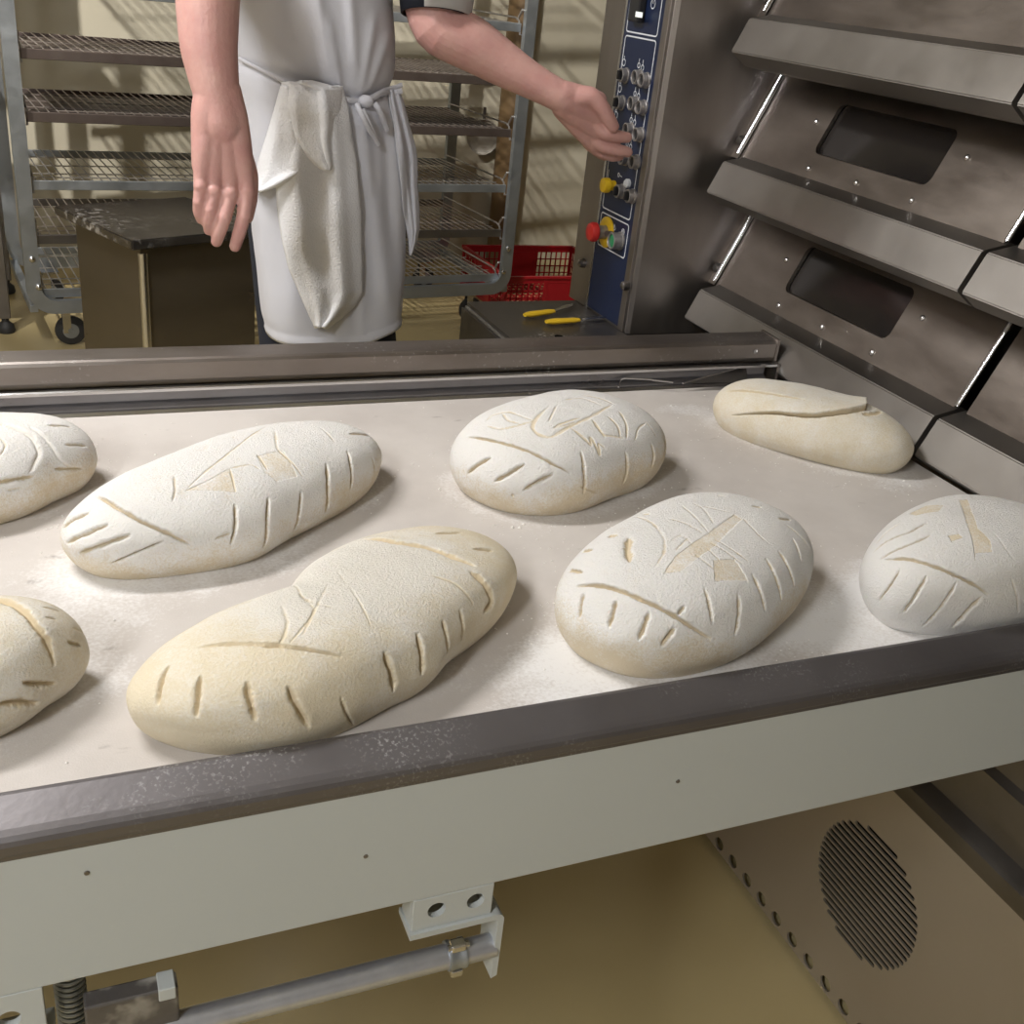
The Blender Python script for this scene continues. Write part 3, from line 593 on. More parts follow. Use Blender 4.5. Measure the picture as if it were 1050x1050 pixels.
# cuts: (width mm, depth mm, bare 0..1, flap mm, points); etched lines have depth 0; polygons = flour kept off by a stencil
VIEW = {'L1': (0, 400, 2.625), 'L2': (0, 400, 2.625), 'L3': (0, 590, 5.523), 'L4': (100, 520, 2.283), 'L5': (430, 380, 3.62), 'L6': (550, 490, 3.5), 'L7': (700, 370, 4.04), 'L8': (850, 490, 5.25)}
CUTS = {
 'L6': [(2.6, 4.5, 1, 2.5, [(140, 390), (210, 385), (290, 400), (370, 435), (440, 465), (510, 505), (570, 545), (622, 577)]),
   (3, 5, .9, 1.2, [(170, 415), (158, 455), (155, 500)]), (3, 5, .9, 1.2, [(288, 440), (275, 485), (262, 535)]), (3, 5, .9, 1.2, [(405, 485), (388, 530), (370, 580)]), (3, 5, .9, 1.2, [(498, 540), (470, 570), (450, 602)]),
   (2.5, 3, .8, .5, [(508, 492), (520, 475), (532, 460)]),
   (2, 3.5, .8, .5, [(605, 400), (620, 450), (632, 522)]), (2.4, 4, .9, .6, [(725, 420), (728, 480), (712, 565)]), (2.4, 3, .9, .3, [(775, 345), (805, 410), (822, 480)]), (2.6, 3, 1, .3, [(825, 290), (855, 345), (880, 440)]), (2.6, 3, 1, .3, [(870, 262), (905, 320), (925, 390)]), (2, 2.5, .8, .3, [(920, 215), (940, 260), (952, 300)]),
   (6, 4.5, 1, .8, [(333, 212), (326, 255), (336, 300)]), (3.6, 2.5, 1, .8, [(382, 132), (405, 128)]), (4, 3, 1, .8, [(258, 208), (290, 206)]), (3.6, 3, 1, .8, [(165, 264), (200, 258)]), (3.2, 3, 1, .8, [(118, 332), (165, 338)]),
   (2.5, 2, .9, .3, [(650, 62), (680, 66)]), (2.5, 2, .9, .3, [(775, 102), (805, 104)]), (2.5, 2, .9, .3, [(870, 146), (912, 150)]), (2.2, 1.5, .7, 0, [(890, 165), (940, 200), (982, 255)]),
   (1.8, 0, .5, -.6, [(350, 140), (420, 165), (460, 220), (460, 270), (425, 322)]), (1.3, .4, .45, 0, [(470, 145), (530, 160), (600, 200)]), (1.3, .4, .4, 0, [(520, 100), (580, 150), (620, 200)]), (1.3, .4, .45, 0, [(560, 90), (600, 110), (640, 170)]), (1.2, .4, .4, 0, [(480, 230), (520, 200), (560, 240)]), (1.2, .4, .4, 0, [(500, 260), (545, 215)]), (1.2, .4, .45, 0, [(590, 100), (700, 125)]), (1.2, .4, .4, 0, [(620, 230), (740, 310)]), (1.2, .4, .4, 0, [(640, 220), (760, 300)]), (1.2, .4, .4, 0, [(735, 140), (800, 210), (840, 240)]), (1.2, .5, .4, 0, [(570, 275), (640, 330)]), (1.2, .4, .4, 0, [(610, 250), (660, 300)])],
 'L2': [(2.6, 4.5, .9, 2.2, [(260, 285), (320, 320), (380, 355), (450, 385), (510, 415)]),
   (3, 4.5, .7, 1, [(168, 372), (195, 350), (240, 330)]), (3, 5, .7, 1.2, [(180, 412), (230, 388), (290, 362)]), (3, 5, .7, 1.2, [(213, 440), (270, 418), (350, 390)]), (2, 4, .5, 1.4, [(300, 466), (360, 440), (440, 406)]),
   (2.2, 4.5, .8, .8, [(632, 308), (635, 360), (622, 415)]), (1.6, 2.5, .5, .4, [(580, 400), (622, 385)]), (2.3, 5, .9, .8, [(722, 290), (718, 350), (708, 425)]), (2.3, 4.5, .9, .8, [(810, 275), (805, 330), (790, 380)]), (3, 5, 1, .8, [(878, 200), (882, 265), (875, 330)]), (2.4, 4, .9, .6, [(935, 165), (945, 210), (942, 270)]), (2.6, 3, .9, .8, [(940, 118), (995, 124)]), (1.4, 2.5, .5, .5, [(468, 230), (472, 262), (466, 300)]), (1.8, 2, .6, .3, [(1000, 180), (1008, 225)]),
   (1.4, .5, .5, .4, [(740, 110), (745, 160), (790, 200), (815, 235)]), (1.2, .4, .5, 0, [(500, 270), (610, 175), (720, 98)]), (1.2, .4, .4, 0, [(620, 210), (680, 198), (700, 215)]), (1.2, .4, .4, 0, [(690, 170), (720, 215)]), (1.2, .4, .4, 0, [(860, 100), (900, 140)]), (1.2, .5, .4, 0, [(620, 215), (635, 275)])],
 'L5': [(2.2, 4, .9, 2, [(180, 248), (260, 258), (340, 278), (420, 305), (490, 345), (560, 380)]),
   (3, 5, .8, 1.3, [(180, 382), (215, 350), (264, 324)]), (3, 5, .8, 1.5, [(280, 412), (330, 385), (390, 348)]), (3, 5, .8, 1.5, [(385, 446), (430, 415), (495, 384)]), (2, 4, .8, 0, [(343, 466), (350, 463)]),
   (2.2, 5, .9, .9, [(600, 300), (612, 380), (610, 456)]), (2.4, 5, .9, .9, [(765, 300), (772, 370), (755, 420)]), (2.4, 5, .9, .8, [(860, 270), (872, 320), (862, 356)]), (3, 4, 1, .5, [(905, 245), (914, 280), (908, 310)]), (1.6, 1.5, .5, .2, [(660, 455), (700, 480)]),
   (2, .5, .4, .3, [(245, 190), (270, 165), (330, 152), (400, 178), (430, 186)]), (2, .5, .4, .3, [(250, 205), (300, 220), (370, 203), (425, 186)]), (2.6, .6, .5, .3, [(485, 130), (440, 170), (415, 210), (440, 240), (490, 250), (550, 212), (640, 170), (720, 125)]), (2, .5, .4, .2, [(310, 160), (328, 188), (372, 196)]), (1.6, .5, .5, .2, [(500, 210), (560, 185), (600, 175)]), (2, .6, .5, .3, [(640, 180), (680, 240), (760, 250)]), (1.8, .6, .5, .2, [(700, 170), (740, 210), (745, 250)]), (1.6, .6, .4, .2, [(650, 200), (690, 250)]), (1.8, .6, .5, .3, [(740, 150), (770, 200), (768, 255)]), (2.4, .6, .5, .2, [(560, 212), (640, 282), (632, 242), (672, 322), (660, 262), (692, 292)]), (1.6, .5, .4, 0, [(480, 190), (500, 150), (510, 130)]), (1.6, .5, .4, 0, [(530, 110), (600, 100), (680, 130)]), (1.6, .5, .4, 0, [(600, 90), (680, 105), (730, 130)]), (1.4, .4, .4, 0, [(490, 215), (540, 205), (580, 190)]), (1.5, .5, .4, 0, [(800, 260), (810, 215), (840, 195)]), (1.4, .4, .4, 0, [(840, 190), (880, 250)])],
 'L7': [(1.9, 7, .85, 8.5, [(205, 226), (300, 219), (380, 217), (460, 226), (540, 233), (620, 224), (700, 214), (760, 202), (784, 186)]),
   (2, 1.8, .4, 2, [(180, 128), (260, 126), (340, 136), (420, 150), (505, 163)]), (1.4, .6, .3, .4, [(560, 105), (620, 140), (690, 165)]), (6, 2.2, .9, 0, [(745, 222), (790, 220), (822, 210)])],
 'L4': [(3, 5, 1, .8, [(168, 370), (150, 400), (143, 460)]), (3, 5.5, 1, .8, [(241, 395), (235, 440), (232, 490)]), (3.4, 5.5, 1, .8, [(350, 410), (355, 450), (370, 500)]), (3.4, 5.5, 1, .8, [(447, 420), (462, 460), (495, 515)]),
   (1.8, 3, .5, .6, [(570, 445), (580, 480), (598, 512)]), (3.6, 6.5, .9, 1, [(672, 340), (682, 368), (692, 400), (694, 430)]), (3.2, 5, .9, .9, [(748, 296), (758, 340), (760, 390)]), (2.6, 4.5, .8, .8, [(808, 265), (816, 300), (820, 342)]), (2.4, 3.5, .7, .6, [(848, 240), (855, 280), (852, 312)]),
   (5.5, 3.5, 1, 1.2, [(620, 75), (700, 82), (780, 95), (840, 120), (882, 137)]), (6, 3.5, .9, 2, [(872, 150), (910, 185), (925, 225), (905, 245)]), (3, 2, .9, .7, [(792, 62), (850, 60)]), (3, 2.5, .9, .7, [(880, 98), (925, 102)]),
   (2.2, 2.5, .7, 1.6, [(235, 328), (330, 320), (420, 325), (500, 335), (570, 350)]), (2.5, 2.5, .8, 1, [(388, 325), (430, 323)]),
   (1.6, .8, .4, .8, [(430, 228), (446, 268), (436, 308), (425, 325)]), (1.4, .5, .4, .3, [(470, 200), (510, 240), (480, 300)]), (1.4, .5, .4, .3, [(540, 180), (500, 260), (450, 320)]), (1.5, .6, .4, .4, [(780, 160), (830, 175), (880, 230)]), (1.3, .4, .35, 0, [(400, 200), (480, 215), (560, 240)]), (1.3, .4, .35, 0, [(560, 150), (600, 200), (640, 280)])],
 'L3': [(5.5, 3.2, 1, 1.2, [(-60, 120), (0, 138), (80, 160), (150, 215), (210, 290), (260, 360), (295, 430), (305, 505)]), (3.4, 5, .9, 1, [(135, 606), (200, 615), (315, 612)]), (4.6, 5.5, .9, 1, [(0, 730), (100, 718), (218, 728)]), (2, 3.5, .8, .6, [(385, 372), (420, 388), (455, 391)]), (1.4, 1.5, .4, .3, [(240, 178), (340, 205)]), (1.4, 1.5, .4, .3, [(255, 235), (320, 248)]), (1.2, 1, .3, .3, [(410, 300), (490, 330)])],
 'L8': [(2.4, 3.5, .9, 2, [(300, 440), (400, 435), (500, 455), (600, 490), (700, 535), (790, 580), (862, 632)]),
   (2.0, 4, .8, .9, [(380, 493), (340, 570), (270, 665)]), (2.0, 4, .8, .9, [(525, 530), (480, 610), (400, 725)]), (1.7, 3.6, .8, .8, [(685, 565), (640, 640), (505, 798)]), (2.6, 5, .9, 1.2, [(822, 640), (740, 720), (668, 802)]),
   (1.6, 2.5, .7, .6, [(235, 405), (330, 330), (430, 295), (525, 242)]), (1.8, 2.5, .7, .6, [(275, 440), (370, 385), (460, 350), (550, 308)]), (1.3, 1.2, .5, .4, [(250, 365), (300, 300), (395, 240)]), (1.3, 2, .5, .5, [(978, 540), (1008, 620), (1018, 735)]), (1.1, .5, .3, 0, [(880, 290), (960, 400), (1010, 460)])],
 'L1': [(4.5, 2.5, .2, 1.6, [(-20, 85), (30, 98), (85, 125), (108, 170), (80, 222)]), (3.5, 1.5, .1, 1.5, [(80, 100), (130, 140), (160, 190), (190, 210)]), (2.4, 2.5, .6, .6, [(130, 95), (190, 99)]), (2.4, 2.5, .6, .6, [(175, 147), (232, 150)]), (2.4, 3, .7, .6, [(148, 212), (222, 212)]), (3.4, 4, .9, 1, [(-60, 250), (0, 248), (40, 240), (92, 232)]), (2, 2, .4, .8, [(0, 130), (20, 150), (0, 175)]), (2, 1.5, .3, .6, [(20, 270), (60, 262)])],
}
POLY = {
 'L6': [[(712, 130), (738, 148), (640, 245), (520, 335), (455, 345), (500, 280), (620, 195)], [(635, 295), (712, 292), (760, 370), (640, 372)]],
 'L2': [[(500, 270), (565, 240), (620, 210), (635, 275)], [(690, 178), (760, 160), (800, 232), (745, 247), (712, 222)]],
 'L8': [[(700, 120), (745, 115), (800, 270), (870, 340), (880, 400), (790, 405), (787, 460), (770, 330), (740, 240)], [(640, 310), (700, 300), (722, 320), (660, 342)], [(430, 195), (520, 150), (620, 145), (590, 180), (470, 202)]],
 'L5': [], 'L7': [], 'L4': [], 'L3': [], 'L1': []}
LABEL = {
 'L1': ('heavily floured dough loaf cut off by the left edge, nearest the far rail', DOUGH_W),
 'L2': ('long floured loaf with a stencilled triangle on top, left rear of the belt', DOUGH_W),
 'L3': ('dough loaf with one wide curved yellow slash, cut off by the left edge in front', DOUGH),
 'L4': ('biggest pale yellow dough loaf, pinched in the middle, touching the near rim', DOUGH),
 'L5': ('oval floured loaf with swirled line drawing on top, middle rear of the belt', DOUGH_W),
 'L6': ('round floured loaf with a diagonal bare stripe and four toothlike slits, front right centre', DOUGH_W),
 'L7': ('smooth pale loaf with one long folded slash, beside the oven at far right', DOUGH),
 'L8': ('whitest floured loaf with a curved slash over four slits, cut off by right edge', DOUGH_W)}
PA = dict(L6=.58, L2=.40, L8=1.0)
FL = dict(L1=1.0, L2=.92, L3=.52, L4=.36, L5=1.0, L6=1.0, L7=.42, L8=1.25)
BARE = dict(L1=.8, L2=.8, L3=.5, L4=.5, L5=.85, L6=.9, L7=.4, L8=.4)      # how bare the lower flanks are
PHM = .6; s0 = math.sin(PHM)
def lowf(P, seed, sc):
    rs = np.random.RandomState(seed); out = np.zeros(len(P))
    for k in range(14):
        d = rs.normal(size=3); d /= np.linalg.norm(d); fr = sc * rs.uniform(.6, 2.2); out += np.sin(P @ d * fr + rs.uniform(0, 6.28)) / 14 * (sc / fr)
    return out
loafdata = {}
for li, (key, (p, H)) in enumerate(LV.items()):
    if key == 'L5': p = p[:9] + [q_ * .4 for q_ in p[9:]]
    nt_, nr = 840, 190
    tt = np.linspace(0, 2 * np.pi, 4001); r_ = Rf(p, tt); arc = np.concatenate([[0], np.cumsum(np.hypot(np.diff(r_ * np.cos(tt)), np.diff(r_ * np.sin(tt))))])
    th = np.interp(np.linspace(0, arc[-1], nt_, endpoint=False), arc, tt); R = Rf(p, th)
    low = dict(p=list(p)); pl_ = list(p); pl_[9:] = [0] * 6; Rl = Rf(pl_, th)
    a = np.concatenate([np.linspace(-PHM, .45, 62, endpoint=False), .45 + (np.pi / 2 - .45) * np.linspace(0, 1, nr - 62)])
    prof = np.where(a > 0, np.clip(np.cos(a), 1e-4, 1) ** .75, 1)
    und = np.where(a > 0, 0, (1 - np.cos(np.minimum(a, 0))) * .09)
    zz = H * (np.sin(a) + s0) / (1 + s0)
    hb = np.clip(a / 1.2, 0, 1)[:, None]
    RR = (R[None, :] * (1 - hb) + Rl[None, :] * hb) * prof[:, None] - und[:, None]
    X = p[0] + RR * np.cos(th)[None, :]; Yv = p[1] + RR * np.sin(th)[None, :]; Zv = ZB + np.repeat(zz[:, None], nt_, 1)
    P = np.stack([X, Yv, Zv], -1).reshape(-1, 3)
    ym = P[:, 1].min()
    if ym < .7075: k_ = P[:, 1] < .76; P[k_, 1] = .7075 + (P[k_, 1] - ym) * (.76 - .7075) / (.76 - ym)
    ii = np.arange(nr * nt_).reshape(nr, nt_); jj = np.roll(ii, -1, 1)
    F = np.stack([ii[:-1], jj[:-1], jj[1:], ii[1:]], -1).reshape(-1, 4)
    def normals(P):
        G = P.reshape(nr, nt_, 3); dt = np.roll(G, -1, 1) - np.roll(G, 1, 1); dr = np.gradient(G, axis=0)
        n_ = np.cross(dt, dr).reshape(-1, 3); n_ /= np.linalg.norm(n_, axis=1)[:, None] + 1e-12
        n_[ii[-1]] = (0, 0, 1); return n_
    Nn = normals(P)
    hfac = np.clip((P[:, 2] - ZB) / .02, 0, 1)
    P = P + Nn * (lowf(P, li + 1, 45.) * .0022 * hfac)[:, None] + Nn * (lowf(P, li + 50, 130.) * .0011 * hfac)[:, None]
    sr = np.append(np.arange(0, nr - 1, 3), nr - 1); Gc = P.reshape(nr, nt_, 3)[sr][:, ::4]; c0_, c1_ = Gc.shape[:2]
    ci = np.arange(c0_ * c1_).reshape(c0_, c1_); cj = np.roll(ci, -1, 1); Fc = np.stack([ci[:-1], cj[:-1], cj[1:], ci[1:]], -1).reshape(-1, 4)
    bv = BVHTree.FromPolygons([tuple(q) for q in Gc.reshape(-1, 3)], [tuple(int(t) for t in f) for f in Fc])
    ox, oy, sc = VIEW[key]
    def hit(u, v):
        px, py = ox + u / sc, oy + v / sc; d = ray(px, py)
        h = bv.ray_cast(CAM, d)
        if h[0] is None:
            c = PZ(px, py, ZB + H * .5); h = bv.find_nearest(c)
        return np.array(h[0])
    flour = np.full(len(P), 1.0); cut = np.zeros(len(P)); disp = np.zeros(len(P))
    tall = (P[:, 2] - ZB) / H
    flour = FL[key] * (1 - BARE[key] * np.clip((.60 + .22 * lowf(P, li + 90, 25.) * 3 - tall) / .45, 0, 1))
    if key == 'L4':
        q = np.array(PZ(362, 610, ZB + .06)); e1 = np.array([.9, .43, 0]); e1 /= np.linalg.norm(e1); e2 = np.array([-e1[1], e1[0], 0])
        dd = P - q; rr = np.sqrt(((dd @ e1) / .13) ** 2 + ((dd @ e2) / .085) ** 2)
        flour = flour * .55 + .85 * np.clip(1.5 - rr * 1.15, 0, 1)
    if key == 'L7':
        q = np.array(PZ(835, 398, ZB + .07)); dd = P - q; rr = np.sqrt((dd[:, 0] / .10) ** 2 + (dd[:, 1] / .12) ** 2); flour = flour + .45 * np.clip(1.3 - rr, 0, 1)
    for (wd, dp, bare, flap, pts) in CUTS[key]:
        hp = [hit(*q) for q in pts]
        # resample polyline
        dens = []
        for A, B in zip(hp, hp[1:]):
            nseg = max(2, int(np.linalg.norm(B - A) / .004))
            for k in range(nseg):
                dens.append(A + (B - A) * k / nseg)
        dens.append(hp[-1]); Q = np.array(dens)
        if len(hp) > 2:
            for _ in range(3): Q[1:-1] = (Q[:-2] + 2 * Q[1:-1] + Q[2:]) / 4
        if dp > 1:
            kk = np.arange(len(Q)); Q = Q + np.stack([np.sin(kk * 1.1 + li) + np.sin(kk * 2.3 + dp), np.cos(kk * 1.3 + li) + np.sin(kk * 2.9), 0 * kk], 1) * .0002
        Q[:] = [np.array(bv.find_nearest(Vector(q))[0]) for q in Q]
        s = np.concatenate([[0], np.cumsum(np.linalg.norm(np.diff(Q, axis=0), axis=1))]); Lt = s[-1]
        lo, hi = Q.min(0) - .03, Q.max(0) + .03
        sel = np.where(((P > lo) & (P < hi)).all(1))[0]
        if len(sel) == 0: continue
        Ps = P[sel]; best = np.full(len(sel), 9.); bt = np.zeros(len(sel)); sg = np.zeros(len(sel))
        for k in range(len(Q) - 1):
            A, B = Q[k], Q[k + 1]; AB = B - A; L2_ = AB @ AB + 1e-12
            t_ = np.clip((Ps - A) @ AB / L2_, 0, 1); D = Ps - (A + t_[:, None] * AB); d_ = np.linalg.norm(D, axis=1)
            mk = d_ < best; best[mk] = d_[mk]; bt[mk] = (s[k] + t_[mk] * (s[k + 1] - s[k])) / Lt
            side = np.einsum('ij,ij->i', np.cross(np.broadcast_to(AB / np.sqrt(L2_), D.shape), D), Nn[sel]); sg[mk] = side[mk]
        tp = np.clip(np.minimum(bt, 1 - bt) * 5, 0, 1) ** .6
        w_ = wd * (.00062 if dp > 1 else .0011) * (.45 + .55 * tp) * (1 + .12 * np.sin(bt * Lt * 310 + li * 2.3 + wd * 5) * (dp > 1) + .07 * np.sin(bt * Lt * 970 + wd) * (dp > 1))
        near = np.exp(-(best / w_) ** 1.6)
        disp[sel] -= dp * (.00115 if dp > 1 else .0008) * near * (.3 + .7 * tp)
        if dp <= 1: flap = 0
        if flap:
            fs = .009 if abs(flap) < 5 else .020
            up = np.clip(sg / .0008, 0, 1) * np.exp(-(np.abs(sg) / fs) ** 1.5) * np.exp(-(np.maximum(best - np.abs(sg), 0) / .005) ** 2)
            if key == 'L7' and flap > 5: tp = np.clip(bt * 3, 0, 1) * np.clip((1 - bt) * 14, 0, 1)
            disp[sel] += flap * .001 * up * tp
        jag = .75 + .5 * np.sin(bt * 40 + np.sin(bt * 17) * 2) * .3
        c_ = np.exp(-(best / (w_ * 1.25 * jag)) ** 4) * bare * np.clip(tp * 1.6, 0, 1)
        if dp > 1: cut[sel] = np.maximum(cut[sel], c_)
        flour[sel] -= c_ * (.9 if dp > 1 else 1.7 if key in ('L5', 'L8') else 1.3)
    for poly in POLY[key]:
        pp = np.array([hit(*q)[:2] for q in poly]); x, y = P[:, 0], P[:, 1]; inside = np.zeros(len(P), bool)
        for k in range(len(pp)):
            x1, y1 = pp[k - 1]; x2, y2 = pp[k]
            c_ = ((y1 > y) != (y2 > y)) & (x < (x2 - x1) * (y - y1) / (y2 - y1 + 1e-12) + x1); inside ^= c_
        inside &= tall > .3; flour[inside] -= PA[key]; disp[inside] -= .0004
    P2 = P + Nn * disp[:, None]
    m_ = P2[:, 1] < .7062; P2[m_, 1] = .7062
    P2[:, 2] = np.maximum(P2[:, 2], ZB)
    cen = np.array([p[0], p[1], ZB])
    Pl = (P2 - cen)
    allv = np.concatenate([Pl, [[0, 0, 0]], [[0, 0, P2[ii[-1], 2].mean() - ZB]]])
    nV = len(Pl)
    T = np.concatenate([np.stack([jj[0], ii[0], np.full(nt_, nV)], 1), np.stack([ii[-1], jj[-1], np.full(nt_, nV + 1)], 1)])
    me = bpy.data.meshes.new('bread_dough'); me.vertices.add(len(allv)); me.vertices.foreach_set('co', allv.astype(np.float32).ravel())
    lv = np.concatenate([F.ravel(), T.ravel()]).astype(np.int32); me.loops.add(len(lv)); me.loops.foreach_set('vertex_index', lv)
    st = np.concatenate([np.arange(len(F)) * 4, len(F) * 4 + np.arange(len(T)) * 3]).astype(np.int32)
    me.polygons.add(len(st)); me.polygons.foreach_set('loop_start', st)
    me.update(calc_edges=True); me.validate()
    for nm, arr in (('flour', flour), ('cut', cut)):
        at = me.attributes.new(nm, 'FLOAT', 'POINT'); at.data.foreach_set('value', np.clip(np.concatenate([arr, [0, arr[ii[-1]].mean()]]), -1, 2).astype(np.float32))
    me.polygons.foreach_set('use_smooth', [True] * len(me.polygons))
    o = link('dough_loaf', me, LABEL[key][1]); o.location = cen; tag(o, LABEL[key][0], 'bread dough', 'shaped dough loaves on the loader belt')
    loafdata[key] = (p, R, th)
# flour scattered on the belt (part of its surface)
co = np.array([v.co[:] for v in belt.data.vertices]); bx_, by_ = co[:, 0], co[:, 1] + 1.1
fl = np.full(len(co), -.28)
for key, amt, sp in (('L1', .55, .05), ('L2', .75, .035), ('L3', .7, .05), ('L4', .2, .03), ('L5', .95, .030), ('L6', .95, .035), ('L7', .8, .035), ('L8', 1.25, .045)):
    p, R, th = loafdata[key]; dx, dy = bx_ - p[0], by_ - p[1]; r_ = np.hypot(dx, dy); a_ = np.arctan2(dy, dx) % (2 * np.pi)
    Rr = np.interp(a_, np.append(th, 2 * np.pi), np.append(R, R[0])); d_ = np.maximum(r_ - Rr, 0)
    fl = np.maximum(fl, amt * np.exp(-(d_ / sp) ** 1.3) * 1.05 - .28)
def blob(px, py, rx, ry, amt):
    q = PZ(px, py, .87); g = amt * np.exp(-(((bx_ - q.x) / rx) ** 2 + ((by_ - q.y) / ry) ** 2)); return g
for b_ in ((120, 620, .10, .07, .6), (40, 600, .08, .07, .4), (290, 580, .05, .04, .45), (560, 690, .07, .05, .9), (640, 720, .16, .035, .9), (850, 650, .05, .05, .9), (700, 420, .05, .04, .8), (920, 500, .06, .03, .55), (470, 700, .05, .04, .35), (860, 630, .06, .10, .5), (640, 425, .06, .03, .5), (90, 690, .06, .05, .2)):
    fl = np.maximum(fl, fl + blob(*b_))
at = belt.data.attributes.new('flour', 'FLOAT', 'POINT'); at.data.foreach_set('value', np.clip(fl, -1, 1.1).astype(np.float32))
# tiny crumbs of flour lying on the belt
rs = np.random.RandomState(5); vs, fs = [], []
for k in range(900):
    x = rs.uniform(-.2, 1.15); y = rs.uniform(.72, 1.47)
    if k % 3: 
        key = ('L2', 'L5', 'L6', 'L8', 'L7', 'L1')[k % 6]; p, R, th = loafdata[key]; a_ = rs.uniform(0, 2 * np.pi); rr = np.interp(a_, th, R) + abs(rs.normal()) * .05 + .006; x, y = p[0] + rr * math.cos(a_), p[1] + rr * math.sin(a_)
    if not (.72 < y < 1.475 and x < 1.16): continue
    r = rs.uniform(.0005, .0015) * (1.9 if rs.rand() < .07 else 1); b0 = len(vs)
    vs += [(x - r, y, .8704), (x, y - r, .8704), (x + r, y, .8704), (x, y + r, .8704), (x, y, .8702 + r)]
    fs += [(b0, b0 + 1, b0 + 4), (b0 + 1, b0 + 2, b0 + 4), (b0 + 2, b0 + 3, b0 + 4), (b0 + 3, b0, b0 + 4), (b0 + 3, b0 + 2, b0 + 1, b0)]
me = bpy.data.meshes.new('flour_crumbs'); me.from_pydata(vs, [], fs)
o = link('flour_crumbs', me, mat('flour_crumb', (.85, .83, .79), .9)); tag(o, 'tiny white flour crumbs scattered over the belt', 'flour'); o['kind'] = 'stuff'
